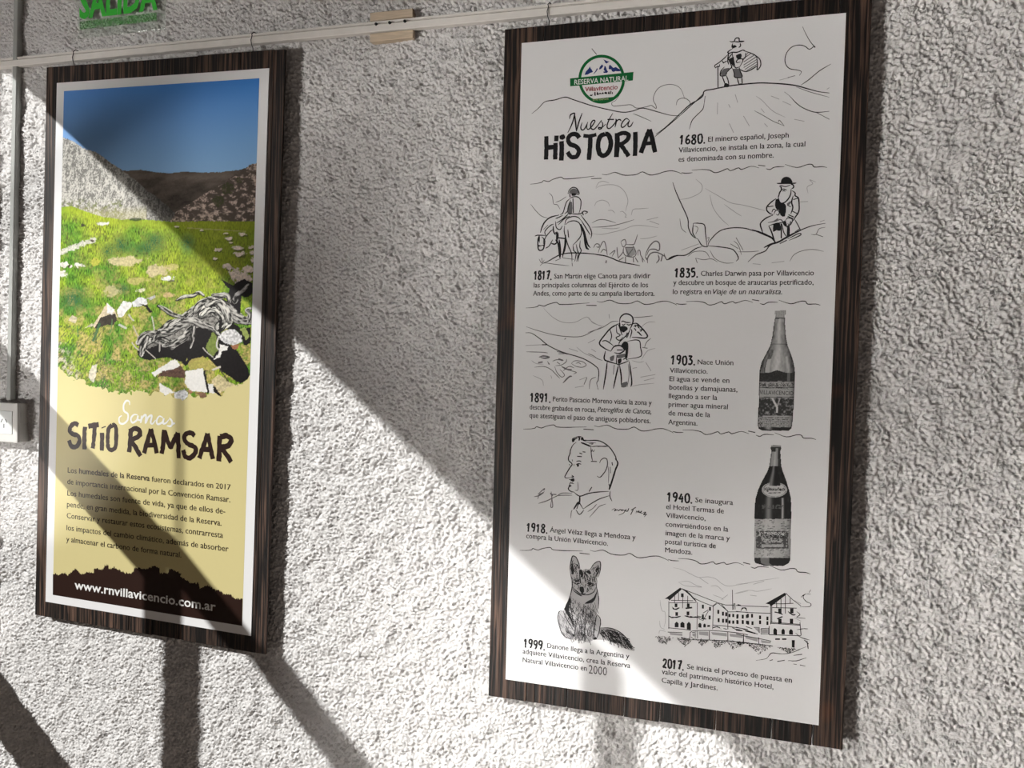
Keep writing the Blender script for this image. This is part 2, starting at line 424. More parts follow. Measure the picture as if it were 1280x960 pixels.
class Print:
    """one printed figure: ribbons and filled shapes lying on the front of a sheet"""
    def __init__(s): s.v = []; s.f = []
    def ribbon(s, P, w, taper=True, rough=0.0, lev=2, pw=None):
        """P in plane metres, w in metres"""
        n = len(P)
        t = np.gradient(P, axis=0); t /= (np.linalg.norm(t, axis=1, keepdims=True) + 1e-12)
        nr = np.stack([-t[:, 1], t[:, 0]], 1)
        ww = np.full(n, w / 2.0)
        if taper and n > 2:
            k = np.linspace(0, 1, n); ww *= 0.45 + 0.55 * np.clip(np.minimum(k, 1 - k) * 5, 0, 1)
        a = ww * (1 + rough * JR.standard_normal(n)); b = ww * (1 + rough * JR.standard_normal(n))
        A = P + nr * a[:, None]; B = P - nr * b[:, None]
        s.k = getattr(s, 'k', 0) + 1
        m = len(s.v); y = YP - LV * (lev + .02 * (s.k % 40)); yi = [y - 4e-7 * i for i in range(n)]
        s.v += [(p[0], h_, p[1]) for p, h_ in zip(A, yi)] + [(p[0], h_, p[1]) for p, h_ in zip(B, yi)]
        s.f += [(m + i, m + i + 1, m + n + i + 1, m + n + i) for i in range(n - 1)]
    def strokes(s, T, st, w, taper=True, rough=0.0, smooth=4, lev=2):
        """st: 'x y x y; ...' in tracing coordinates, w in photo pixels"""
        for P in parse(st):
            if smooth: P = catmull(P, smooth)
            x, z = toplane(T, P[:, 0], P[:, 1])
            c = T(P[0, 0], P[0, 1]); x1, z1 = unp(c[0], c[1] + 1, YP); x0, z0 = unp(c[0], c[1], YP)
            s.ribbon(np.stack([x, z], 1), w * abs(z1 - z0), taper, rough, lev)
        return s
    def poly(s, T, st, lev=1, smooth=0):
        for P in parse(st):
            if smooth:
                P = catmull(np.vstack([P, P[:1]]), smooth)[:-1]
            x, z = toplane(T, P[:, 0], P[:, 1])
            s.planepoly(list(zip(x, z)), lev)
        return s
    def planepoly(s, pts, lev=1):
        s.k = getattr(s, 'k', 0) + 1
        m = len(s.v); s.v += [(p[0], YP - LV * (lev + .02 * (s.k % 40)), p[1]) for p in pts]; s.f.append(tuple(range(m, m + len(pts))))
    def build(s, name, m, parent, label=None):
        o = mesh_obj(name, s.v, s.f, m, parent, label=label)
        bm = bmesh.new(); bm.from_mesh(o.data)
        big = [f for f in bm.faces if len(f.verts) > 4]
        if big: bmesh.ops.triangulate(bm, faces=big)
        for f in bm.faces:
            if f.normal.y > 0: f.normal_flip()
        bm.to_mesh(o.data); bm.free(); return o

def _gh(c):
    cu = bpy.data.curves.new('t', 'FONT'); cu.body = c; cu.size = 1
    o = bpy.data.objects.new('t', cu); COL.objects.link(o)
    me = bpy.data.meshes.new_from_object(o.evaluated_get(bpy.context.evaluated_depsgraph_get())); h_ = max(v.co.y for v in me.vertices)
    bpy.data.objects.remove(o); bpy.data.curves.remove(cu); bpy.data.meshes.remove(me); return h_
CAPH = _gh('H'); XH = _gh('x') / CAPH
def text_block(name, lines, m, parent, slope=0.0, bold=0.0, lev=2, label=None, fat=0.0):
    """lines: (text, x0, y0, x1, cap height px, italic) - baseline start and end in photo pixels"""
    V = []; Fc = []
    for ln_ in lines:
        t, x0, y0, x1, cap = ln_[:5]; shear = ln_[5] if len(ln_) > 5 else 0; bo = ln_[6] if len(ln_) > 6 else bold
        cu = bpy.data.curves.new('t', 'FONT'); cu.body = t; cu.size = 1; cu.resolution_u = 2; cu.shear = shear; cu.offset = bo
        o = bpy.data.objects.new('t', cu); COL.objects.link(o)
        dg = bpy.context.evaluated_depsgraph_get(); me = bpy.data.meshes.new_from_object(o.evaluated_get(dg))
        co_ = np.array([v.co[:2] for v in me.vertices]); fs = [tuple(p.vertices) for p in me.polygons]
        bpy.data.objects.remove(o); bpy.data.curves.remove(cu); bpy.data.meshes.remove(me)
        X0_, Z0_ = unp(x0, y0, YP); X0_, Z0_ = float(X0_), float(Z0_)
        # end of the line on the same straight baseline: solve the x whose image is x1
        lo, hi = X0_, X0_ + 1.0
        for _ in range(40):
            mid = (lo + hi) / 2; px = proj(np.array([[mid, YP, Z0_ + slope * (mid - X0_)]]))[0][0]
            if px < x1: lo = mid
            else: hi = mid
        W = lo - X0_; H = float(Z0_ - unp(x0, y0 + cap, YP)[1])
        mn = co_[:, 0].min(); mx_ = co_[:, 0].max()
        yy = co_[:, 1] / CAPH
        if not t.isupper() and any(c.islower() for c in t):      # raise the small letters a little
            yy = np.where(yy > XH, .73 + (yy - XH) * (.27 / (1 - XH)), np.where(yy > 0, yy * .73 / XH, yy))
        u = (co_[:, 0] - mn) / (mx_ - mn) * W; v_ = yy * H
        n0_ = len(V)
        V += [(X0_ + a - b * slope, YP - LV * lev, Z0_ + b + a * slope) for a, b in zip(u, v_)]
        Fc += [tuple(i + n0_ for i in f) for f in fs]
        if fat:                       # a second impression a hair to the right thickens the strokes
            n0_ = len(V); V += [(X0_ + a - b * slope + fat, YP - LV * (lev - .3), Z0_ + b + a * slope) for a, b in zip(u, v_)]
            Fc += [tuple(i + n0_ for i in f) for f in fs]
    return mesh_obj(name, V, Fc, m, parent, label=label)

# ------------------------------------------------------------------ right sheet: captions
cap = 6.0
CAPS = [
 [("El minero español, Joseph", 885, 177.3, 985.6, 6.3), ("Villavicencio, se instala en la zona, la cual", 848.2, 190.8, 1006.3, 6.3), ("es denominada con su nombre.", 848, 202.4, 966.8, 6.3)],
 [("San Martín elige Canota para dividir", 692.5, 348.3, 812.8, 6), ("las principales columnas del Ejército de los", 667.1, 359.4, 809.8, 6), ("Andes, como parte de su campaña libertadora.", 666.3, 369.6, 818.1, 6)],
 [("Charles Darwin pasa por Villavicencio", 875.9, 345, 1017, 6.2), ("y descubre un bosque de araucarias petrificado,", 841.5, 356.3, 1016.6, 6.2), ("lo registra en", 840.9, 367.7, 888.4, 6.2), ("Viaje de un naturalista.", 890.9, 367.7, 977.4, 6.2, .25)],
 [("Perito Pascacio Moreno visita la zona y", 691, 501.6, 814.3, 6), ("descubre grabados en rocas,", 662.1, 511.7, 744.5, 6), ("Petroglifos de Canota,", 746.8, 514.6, 813.9, 6, .25), ("que atestiguan el paso de antiguos pobladores.", 661.7, 522, 812.8, 6)],
 [("Nace Unión", 872, 455.4, 916.4, 6), ("Villavicencio.", 837.2, 465.8, 884.3, 6), ("El agua se vende en", 836.8, 476.3, 911.4, 6), ("botellas y damajuanas,", 836.6, 487, 921.5, 6), ("llegando a ser la", 835.8, 497.7, 896.2, 6), ("primer agua mineral", 835.6, 508.4, 909.5, 6), ("de mesa de la", 835.4, 519.2, 887.3, 6), ("Argentina.", 835.2, 530.3, 871.5, 6)],
 [("Ángel Vélaz llega a Mendoza y", 687.2, 665.2, 794.2, 6), ("compra la Unión Villavicencio.", 657.7, 672.7, 759.7, 6)],
 [("Se inaugura", 868.9, 627.7, 916, 6), ("el Hotel Termas de", 832.5, 636.2, 904.5, 6), ("Villavicencio,", 832.3, 646.8, 881.7, 6), ("convirtiéndose en la", 831.9, 658, 910, 6), ("imagen de la marca y", 831.9, 669, 912, 6), ("postal turística de", 831.3, 679.7, 894.4, 6), ("Mendoza.", 831.3, 690.2, 865.1, 6)],
 [("Danone llega a la Argentina y", 684, 809.8, 786.3, 6), ("adquiere Villavicencio, crea la Reserva", 653.3, 816.8, 787.5, 6), ("Natural Villavicencio en", 653.3, 827.4, 733.3, 6)],
 [("Se inicia el proceso de puesta en", 858.7, 835.9, 989.6, 6.1), ("valor del patrimonio histórico Hotel,", 827.2, 842.4, 966.5, 6.1), ("Capilla y Jardines.", 826.9, 853.1, 896.7, 6.1)],
]
for L_ in CAPS: text_block('caption', L_, I_black, RSH, fat=.00034)
text_block('patch_number', [("2000", 735.8, 841.5, 758.6, 10.5)], I_black, RSH, lev=3, bold=-.005)
Print().poly(crop(0, 0, 1), "734.5 829 759.5 833.5 759 848 734 843.5", 1).build('correction_patch', I_patch, RSH)

# brush digits, unit box (x right, y up)
DG = {
 '0': ".30 .98 .12 .80 .10 .40 .18 .08 .36 .02 .52 .18 .55 .60 .46 .90 .30 .98",
 '1': ".08 .72 .30 .98 .28 .50 .26 .02",
 '2': ".08 .74 .20 .95 .42 .92 .46 .68 .30 .38 .08 .08 .30 .10 .54 .04",
 '3': ".10 .94 .48 .92 .28 .60 .48 .48 .50 .20 .30 .04 .08 .12",
 '4': ".34 .98 .22 .70 .08 .42 .30 .42 .56 .46; .44 .72 .42 .40 .40 .02",
 '5': ".50 .96 .16 .92 .14 .58 .38 .60 .50 .38 .42 .10 .10 .04",
 '6': ".44 .96 .18 .70 .08 .30 .22 .04 .46 .12 .48 .36 .28 .48 .12 .34",
 '7': ".06 .90 .34 .94 .54 .96 .40 .50 .26 .02; .22 .50 .50 .54",
 '8': ".30 .54 .12 .72 .20 .94 .42 .94 .46 .72 .30 .54 .10 .34 .12 .08 .36 .02 .50 .20 .44 .40 .30 .54",
 '9': ".48 .70 .34 .50 .12 .58 .12 .88 .34 .98 .48 .84 .46 .50 .38 .20 .26 .02"}
def year(t, x0, y0, x1, h):
    X0_, Z0_ = [float(q) for q in unp(x0, y0, YP)]; X1_ = float(unp(x1, y0, YP)[0]); H = float(Z0_ - unp(x0, y0 + h, YP)[1])
    cw = (X1_ - X0_) / 4.35; p = Print()
    for i, c in enumerate(t):
        up = H * (.05 if i % 2 else 0)
        for P in parse(DG[c]):
            Q = catmull(P, 4); Q = np.stack([X0_ + cw * (i + Q[:, 0] / .62 * .92), Z0_ + up + Q[:, 1] * H], 1)
            p.ribbon(Q, H * .19, False, .12)
    cx, cz = X0_ + cw * 4.18, Z0_ + H * .06; r = H * .10
    p.planepoly([(cx + r * math.cos(k * .785), cz + r * math.sin(k * .785)) for k in range(8)], 2)
    p.build('year', I_black, RSH)
for a in (('1680', 849, 181, 881.5, 11.5), ('1817', 667.3, 350, 689.5, 10.8), ('1835', 842.9, 347, 872.5, 11.3), ('1891', 662.5, 502.4, 688.2, 10.8), ('1903', 838.2, 455.8, 869, 11.3),
          ('1918', 658, 664.6, 684.4, 10.6), ('1940', 833.3, 627, 865.5, 11.5), ('1999', 654.3, 809.5, 681.3, 11), ('2017', 828.2, 834.6, 854.8, 11.3)): year(*a)

# wavy dividers (the same hand-drawn line four times)
A3, A4 = crop(640, 200, 5.052), crop(830, 200, 5.0545)
wav = [(A3, "115 153 160 148 190 140 200 130 230 136 260 122 310 108 330 120 400 116 450 110 520 102; 500 118 565 116; 568 90 600 93 650 78 700 95 750 96 790 90 825 75 870 95 920 88 960 75 1010 68 1060 82 1075 90"),
       (A4, "110 80 140 84 180 80; 175 65 240 60 290 65 320 80 360 72 400 55 420 68 470 50 490 60 550 40 600 50; 595 33 640 38; 645 55 670 60 700 45 760 42; 765 28 840 48 900 30 935 28 950 45 1000 42 1030 48")]
x00, z00 = unp(662.8, 230.3, YP)
for k, (sx_, sy_) in enumerate(((662.8, 230.3), (657.3, 385), (654.2, 536.3), (649.8, 687.8))):
    p = Print(); dx_, dz_ = [float(q) for q in unp(sx_, sy_, YP)]
    for T_, st in wav:
        for P in parse(st):
            x, z = toplane(T_, P[:, 0], P[:, 1]); Q = catmull(np.stack([x - x00 + dx_, z - z00 + dz_], 1), 3)
            p.ribbon(Q, .0013, True, .1)
    p.build('wavy_divider', I_black, RSH)

# ------------------------------------------------------------------ right sheet: title and round emblem
C1 = crop(670, 130, 8.0)
p = Print()
K = dict(taper=False, rough=.05, smooth=5)
p.strokes(C1, "103 322 104 440 100 556; 196 390 194 470 192 555; 125 436 196 428; 206 316 202 372", 5.6, **K)
p.strokes(C1, "256 372 258 470 252 566; 262 326 276 330", 6.0, **K)
p.strokes(C1, "432 340 405 305 355 305 322 345 340 400 400 425 430 470 405 525 350 528 316 480", 5.6, **K)
p.strokes(C1, "474 318 540 322 604 306", 4.6, **K)
p.strokes(C1, "544 325 540 430 528 560", 5.8, **K)
p.strokes(C1, "690 300 640 330 620 420 640 500 690 515 735 460 748 380 725 310 690 300", 6.0, **K)
p.strokes(C1, "814 290 812 400 804 532", 6.4, **K)
p.strokes(C1, "820 305 880 290 925 310 915 355 860 400 840 402 880 450 926 524", 5.4, **K)
p.strokes(C1, "992 280 994 400 990 520", 5.6, **K)
p.strokes(C1, "1135 255 1100 340 1050 490; 1135 255 1165 360 1190 484", 5.6, **K)
p.strokes(C1, "1085 398 1165 390", 4.6, **K)
p.poly(C1, "235 340 236 318 262 305 290 315 294 340 270 358 245 355", 2)
p.build('brush_title', I_black, RSH)
p = Print()
p.strokes(C1, "335 150 345 110 380 92 385 110 360 200 318 288; 385 100 395 180 404 275; 404 275 430 180 462 90", 1.7, True, .03)
p.strokes(C1, "462 185 448 230 456 258 480 255 505 215 518 180; 516 185 508 235 522 255 548 235 575 200 590 170 570 165 548 200 550 240 575 255 610 225 650 170 655 160", 1.55, True, .03)
p.strokes(C1, "650 170 668 200 655 245 630 250 628 235 660 235 700 200; 768 92 735 150 712 210 718 243 745 240 790 190 800 160; 715 155 780 155", 1.55, True, .03)
p.strokes(C1, "795 150 805 165 798 200 790 235; 800 188 816 162 840 156 852 172; 935 165 905 145 870 175 852 215 865 235 895 215 935 165; 938 165 920 205 928 228 950 218 972 178", 1.55, True, .03)
p.build('script_title', I_black, RSH)

C2 = crop(705, 60, 12.8)
def arcpts(cx, cy, rx, ry, a0, a1, n=48, tilt=0.0):
    return [(cx + rx * math.cos(a0 + (a1 - a0) * k / n), cy + ry * math.sin(a0 + (a1 - a0) * k / n) + tilt * rx * math.cos(a0 + (a1 - a0) * k / n)) for k in range(n + 1)]
cx, cy, ro, ryo = 603, 500, 372, 392
def ellpoly(rx, ry):
    return ' '.join('%.1f %.1f' % q for q in arcpts(cx, cy, rx, ry, 0, 2 * math.pi)[:-1])
em = Print(); ring_o = arcpts(cx, cy, ro, ryo, 0, 2 * math.pi); ring_i = arcpts(cx, cy, ro - 44, ryo - 46, 0, 2 * math.pi)
for a, b, c_, d_ in zip(ring_o[:-1], ring_o[1:], ring_i[1:], ring_i[:-1]):
    em.poly(C2, ' '.join('%.1f %.1f' % q for q in (a, b, c_, d_)), 2)
em.poly(C2, "98 488 1112 384 1102 520 100 614", 3)
low = [q for q in arcpts(cx, cy, ro - 30, ryo - 30, 0, 2 * math.pi, 64) if q[1] > 795 - (q[0] - 603) * .12]
em.poly(C2, ' '.join('%.1f %.1f' % q for q in low), 2)
EMB = em.build('round_emblem', I_green, RSH, 'green ring emblem with a banner')
def emb_text(t, x0, y0, x1, cap_, m, b=0.0, lev=4):
    px0, py0 = C2(x0, y0); px1, _ = C2(x1, y0)
    return text_block('emblem_lettering', [(t, float(px0), float(py0), float(px1), cap_, 0, b)], m, RSH, lev=lev)
emb_text("RESERVA NATURAL", 165, 588, 1030, 6.0, I_white, .012)
emb_text("Villavicencio", 335, 698, 858, 5.4, I_red, .01)
emb_text("SITIO RAMSAR", 462, 846, 715, 2.2, I_tan)
p = Print()
p.poly(C2, "330 432 350 380 395 330 415 295 425 325 445 350 465 385 420 400 380 425; 470 415 500 375 530 320 540 340 515 380 480 415; 560 340 575 300 610 262 630 290 600 330 575 345; 635 350 650 285 670 300 685 350 705 380 690 398 640 400 625 380 660 375; 715 330 720 290 735 268 760 290 790 320 830 305 860 325 905 350 905 370 860 375 820 370 800 385 770 375 755 340 730 345", 3)
p.poly(C2, "630 185 660 195 690 212 730 218 700 235 680 250 660 235 650 210", 3)
p.build('emblem_mountains', I_blue, RSH)
p = Print()
p.poly(C2, "410 768 425 745 440 750 460 738 450 770", 3)
p.poly(C2, "485 760 487 705 505 705 510 765; 520 750 528 700 545 715 560 740 548 755; 555 745 575 715 600 730 625 705 640 735 620 740 590 738; 640 720 665 700 690 712 690 738 660 735; 700 720 720 690 735 735 712 740; 738 735 748 680 760 690 752 738; 765 735 768 705 782 710 778 740", 3)
p.build('emblem_figures', I_black, RSH)

# ------------------------------------------------------------------ right sheet: drawings
PART = {}       # tracing frame -> name of the separate figure it holds
def drawing(name, sets, label=None):
    """sets: (crop, width px, ink, strokes) - one object per ink"""
    by = {}
    for T_, w_, m_, st in sets:
        q = by.setdefault((PART.get(id(T_), name), m_.name), (m_, Print()))[1]
        if w_ == 0: q.poly(T_, st, 1, 2)
        else: q.strokes(T_, st, w_ * 1.15, True, .06)
    for (nm, _), (m_, q) in by.items(): q.build(nm, m_, RSH)
A1, A2 = crop(640, 0, 4.3625), crop(820, 20, 4.8)
C6 = crop(885, 40, 12.8); PART[id(A1)] = PART[id(A2)] = 'hills_drawing'
drawing('miner_drawing', [
 (A1, 1.0, I_black, "108 620 145 590 180 555 235 545 290 530 330 542 420 572 500 592 600 612 660 605 715 590 800 612 860 628 915 632; 915 632 960 590 1010 545 1047 508; 780 745 840 695 915 632"),
 (A1, .8, I_grey, "435 265 462 298; 585 520 565 548 545 560 552 578 600 575 650 572 680 590 735 582 760 575 785 592 785 575 770 540 790 490 830 465 880 462 920 485 942 540; 895 575 905 545 940 535 970 555 968 575; 660 620 700 635 760 662"),
 (A2, 1.3, I_black, "0 710 60 665 130 600 200 535 250 505 280 480 292 450 350 438 440 420 540 408 640 402 760 408 840 418 920 440 980 455 1040 462"),
 (A2, .9, I_black, "290 520 280 560 240 600 215 630 200 680; 870 415 920 380 980 330 1050 288; 800 478 850 530 900 560 960 578 1040 572; 880 65 900 110 930 160 955 188 945 185 920 200 890 180 850 175 810 190 780 230 775 280 800 315 850 325 872 335 860 358"),
 (A2, .7, I_grey, "590 568 640 595 700 630 770 660; 770 660 740 625 735 640; 960 578 1040 620; 840 425 920 455 1040 488; 835 358 790 370; 295 480 290 520"),
 (A2, .6, I_light, "600 480 640 510 700 570 775 608; 770 455 800 478; 525 600 560 660; 440 645 465 700; 475 470 490 520; 690 480 740 500; 370 520 368 590; 630 555 650 580; 760 512 810 535; 830 620 890 632; 1025 440 1040 430; 650 645 670 665; 435 530 445 550; 740 385 800 370"),
 (C6, 1.25, I_black, "345 148 380 158 420 148 440 105 480 95 500 110 505 148 575 150; 410 155 500 158 575 152; 395 185 385 230 400 262; 400 225 430 220 450 235; 515 180 520 225 490 250; 400 262 350 295 315 325 340 340 390 325 470 325 560 290 600 310; 400 330 320 440 330 520; 330 335 315 440"),
 (C6, 1.1, I_black, "320 360 250 430 170 495 110 535 118 580; 118 580 150 550 180 555 185 515; 240 500 300 465; 230 465 250 500; 158 560 160 890; 560 295 600 310 700 345 770 385 830 440 845 520 820 580 785 605 790 540 780 410 760 385; 790 545 700 600 620 632 560 625 500 590; 600 330 600 400 560 440; 545 430 575 440; 490 590 560 450 500 430 455 465 465 490 520 480"),
 (C6, 1.2, I_black, "330 440 380 560 350 590 300 650; 262 560 210 620 195 690 225 705 300 700; 300 650 285 690; 225 705 250 770 275 840; 295 700 320 770 335 850; 390 580 420 660 430 725 545 722 520 640 500 570; 465 735 485 800 500 845; 540 725 545 790 548 830; 400 400 430 560; 385 330 430 560 500 560; 380 560 370 580"),
 (C6, 0, I_black, "255 870 265 825 300 820 340 850 330 880 280 885; 490 845 510 825 545 825 550 845; 400 400 330 440 350 500 380 520 410 560; 510 140 575 140 575 155 510 158; 395 215 440 215 460 240 430 250 410 262 395 240; 450 370 520 345 540 380 520 430 480 440 450 400"),
 (C6, 0, I_grey, "250 590 330 575 340 600 290 660 280 695 210 690 205 650; 400 590 500 590 530 660 540 715 430 720 420 660"),
 (C6, .9, I_grey, "570 420 680 350; 570 480 740 370; 570 530 770 400; 570 570 780 440; 590 600 780 480; 620 620 780 520; 680 605 780 545; 600 370 640 335"),
])
D1, D2 = crop(660, 225, 8.722), crop(740, 220, 8.345); PART[id(D2)] = 'caravan_drawing'
drawing('rider_drawing', [
 (D1, 1.5, I_black, "135 575 155 510 190 450 250 405 340 382; 275 500 280 560 300 600; 315 640 335 740 345 850; 415 640 400 720 375 850; 125 600 108 650 110 740 130 768 165 755 180 700 180 650 150 620; 570 490 600 560 620 640 640 720; 585 500 620 590 650 700 680 740; 330 630 410 640; 250 690 290 700 315 680 300 650"),
 (D1, 2.3, I_black, "575 480 600 540 620 600 622 670 640 740 665 755; 300 570 320 600 310 680; 340 650 350 760 350 850; 410 600 405 720 380 820"),
 (D1, 1.1, I_black, "435 148 450 110 485 82 525 88 550 120 556 155 500 148 435 148; 455 155 460 190; 455 205 490 185 540 185 575 220 575 290 555 370; 455 205 420 240 400 300 380 360 350 380; 465 215 440 290 430 340 400 370; 490 200 495 360; 430 360 520 372 580 365 610 340 650 350 620 370; 590 345 605 385"),
 (D1, 1.1, I_black, "410 490 440 460 490 445 540 455 570 490 585 560 570 620 530 670 490 710; 400 500 395 560 415 640 440 720 475 800 480 890; 490 710 500 770 525 800 510 890; 525 700 540 770 550 800 530 890; 570 660 565 730 580 770 555 830 545 890; 400 490 420 430 480 400 540 405 580 440; 310 470 360 440 420 390 440 370; 330 490 400 420 460 395; 300 420 330 410 380 385"),
 (D1, 1.1, I_black, "575 380 620 440 670 510 695 580 685 640; 580 440 630 520 680 600; 300 450 310 520 350 540 375 500; 180 660 195 620 240 565 275 540; 190 745 230 720 270 650; 195 610 185 560 240 500 280 480; 75 612 110 602 195 605; 435 540 440 600 445 630"),
 (D1, 1.2, I_black, "170 905 230 880 290 845 350 815 420 800 500 795 600 798 700 805 785 815"),
 (D1, .7, I_grey, "30 265 90 340 150 395 215 415; 230 140 265 180 280 260 320 270 350 320; 300 245 360 220 420 180; 130 935 180 905 300 920 450 935; 380 850 500 865; 150 850 155 900; 120 860 150 905 180 870; 300 880 360 855; 480 900 485 940; 170 540 220 490"),
 (D1, 0, I_grey, "450 250 480 240 480 370 430 360; 445 140 460 110 500 92 540 110 550 145; 165 700 185 700 178 640 165 650; 310 560 335 580 330 650 305 640"),
 (D1, 0, I_black, "475 150 525 150 515 170 480 172; 108 640 120 600 130 620 125 690; 105 705 140 712 175 705 178 735 160 715 110 730"),
 (D2, .6, I_light, "40 130 80 105 150 92 240 95 310 130 355 190 375 260 360 330 350 370; 40 120 70 70 120 55 180 75; 25 315 50 270 110 252 165 275 185 320; 165 360 210 360 240 388; 290 375 320 370 355 405 345 430 365 430; 410 410 430 350 500 342 590 335; 500 655 580 650 680 625; 0 600 90 610 200 590 320 560 430 520 540 518 690 540; 100 545 220 550 290 540; 570 460 690 430; 600 470 700 505"),
 (D2, .8, I_grey, "0 490 60 460 120 455 180 468 250 490; 0 535 120 530 230 515 330 490 440 455"),
 (D2, 1.2, I_black, "0 812 60 822 130 832 200 855 270 885 340 905 420 920 500 935; 780 880 830 845 880 830 918 828"),
 (D2, 1.0, I_grey, "15 750 40 710 75 715 70 745 45 735; 65 800 85 740 110 690 130 685 145 730 155 790 160 830; 90 800 120 765 150 780; 260 740 265 800 275 860; 180 820 240 775 210 840; 300 690 320 670 345 665 355 710 325 740 300 690; 345 715 430 715 450 690 475 610; 335 740 325 780 350 830 430 845 460 810 440 750 425 725; 345 745 440 745; 350 750 390 840; 430 755 370 835; 270 860 320 800 330 760; 280 880 330 850; 350 840 350 900; 430 850 435 900; 480 830 480 780 500 780 510 830 550 890; 450 850 480 900; 520 840 530 900"),
 (D2, 1.3, I_grey, "555 850 570 790 610 720 660 680 700 700 705 760 690 780 660 765 600 770 570 830; 580 910 580 860 610 810 660 795 710 810 760 840 775 870; 580 880 560 850; 690 820 700 870 670 910; 735 830 720 890; 150 880 145 910"),
 (D2, 0, I_light, "350 750 430 750 450 820 370 840"),
])
D3 = crop(940, 215, 10.1); PART[id(A4)] = 'rocks_drawing'
drawing('seated_man_drawing', [
 (A4, 1.1, I_black, "55 140 75 200 110 280 150 370 155 430 180 480 215 500; 185 400 220 400 255 410 262 460 272 550; 185 400 182 460 200 490; 215 500 240 540 275 550; 275 550 290 510 350 450 420 430 500 430 560 445 620 460 670 485 700 520; 275 542 340 548 420 560 450 580 470 620 455 640; 0 590 20 630 80 605 140 600 200 560 240 548; 530 645 580 600 640 575 670 540 740 510 800 475 870 440 940 415 1020 400; 780 500 850 465 862 475 790 508"),
 (A4, .7, I_grey, "100 370 110 430 140 460; 190 415 215 430 200 470; 270 495 285 490 275 520; 290 570 320 620 380 650 440 650; 200 620 250 630 300 625 340 645; 150 610 190 580 260 580 290 620; 470 580 540 580 600 575; 440 510 470 540 490 600; 455 490 500 570; 420 530 470 560; 930 470 960 470 980 435 1020 425; 960 470 1005 485; 795 640 820 600 870 575 940 565 1010 578; 200 620 210 650"),
 (A4, .6, I_light, "100 250 160 240 230 205 240 160 200 120; 260 180 340 225 420 270 500 285 600 310 640 320; 290 220 310 300 360 370 410 415; 380 280 450 330 490 355; 910 210 905 170 940 150 920 125 960 140; 860 265 910 262; 680 650 760 640; 110 570 220 530; 560 655 610 660; 985 390 1015 380"),
 (D3, 0, I_black, "365 135 370 100 400 68 440 60 480 75 505 110 505 140 430 140; 310 140 365 135 510 135 560 135 540 150 430 152 330 152; 300 345 340 340 345 380 375 400 400 395 430 430 415 560 360 545 340 480 310 470 290 420; 445 680 475 670 475 810 440 815; 385 640 430 620 430 690 400 670; 270 660 350 645 360 740 310 735 265 755"),
 (D3, 1.4, I_black, "345 180 365 190 370 225 350 260 330 330; 490 155 520 165 525 195 500 210; 495 215 485 290 450 350 410 385 365 395 340 360 330 300; 505 235 545 265 545 300 585 330 595 420 590 500 540 580 490 650; 305 335 250 375 195 430 185 480 220 520 265 540; 265 545 190 575 130 620 105 660 120 720 140 775; 210 680 240 740 270 830 290 890; 370 650 370 840; 520 300 500 380 515 450 490 530"),
 (D3, 1.0, I_black, "350 165 420 185 485 165; 370 225 400 215 440 230; 385 245 400 235 420 245; 250 510 270 470 300 480; 275 540 290 500 320 480 345 510 330 545 300 530; 425 610 450 580 500 590 510 620 480 670 450 650; 450 560 520 590; 460 540 530 570; 500 490 580 530; 520 350 580 330; 210 680 300 650 370 640 430 610; 540 600 580 670 615 740; 430 650 440 700; 380 660 400 760 440 820; 200 440 270 430"),
 (D3, 2.0, I_black, "0 730 80 755 160 790 230 820 270 850 295 895; 150 955 200 930 260 905 330 885 420 835 520 780 620 735"),
 (D3, 0, I_grey, "440 400 480 370 500 380 450 430; 270 660 340 640 355 700 300 720"),
 (D3, 1.2, I_grey, "200 640 300 620 360 600 400 640; 350 905 440 860; 280 620 330 590; 600 720 540 760; 450 420 490 440; 490 620 470 680"),
])
D4, A5 = crop(735, 385, 9.141), crop(640, 370, 5.335); PART[id(A5)] = 'carved_rock_drawing'
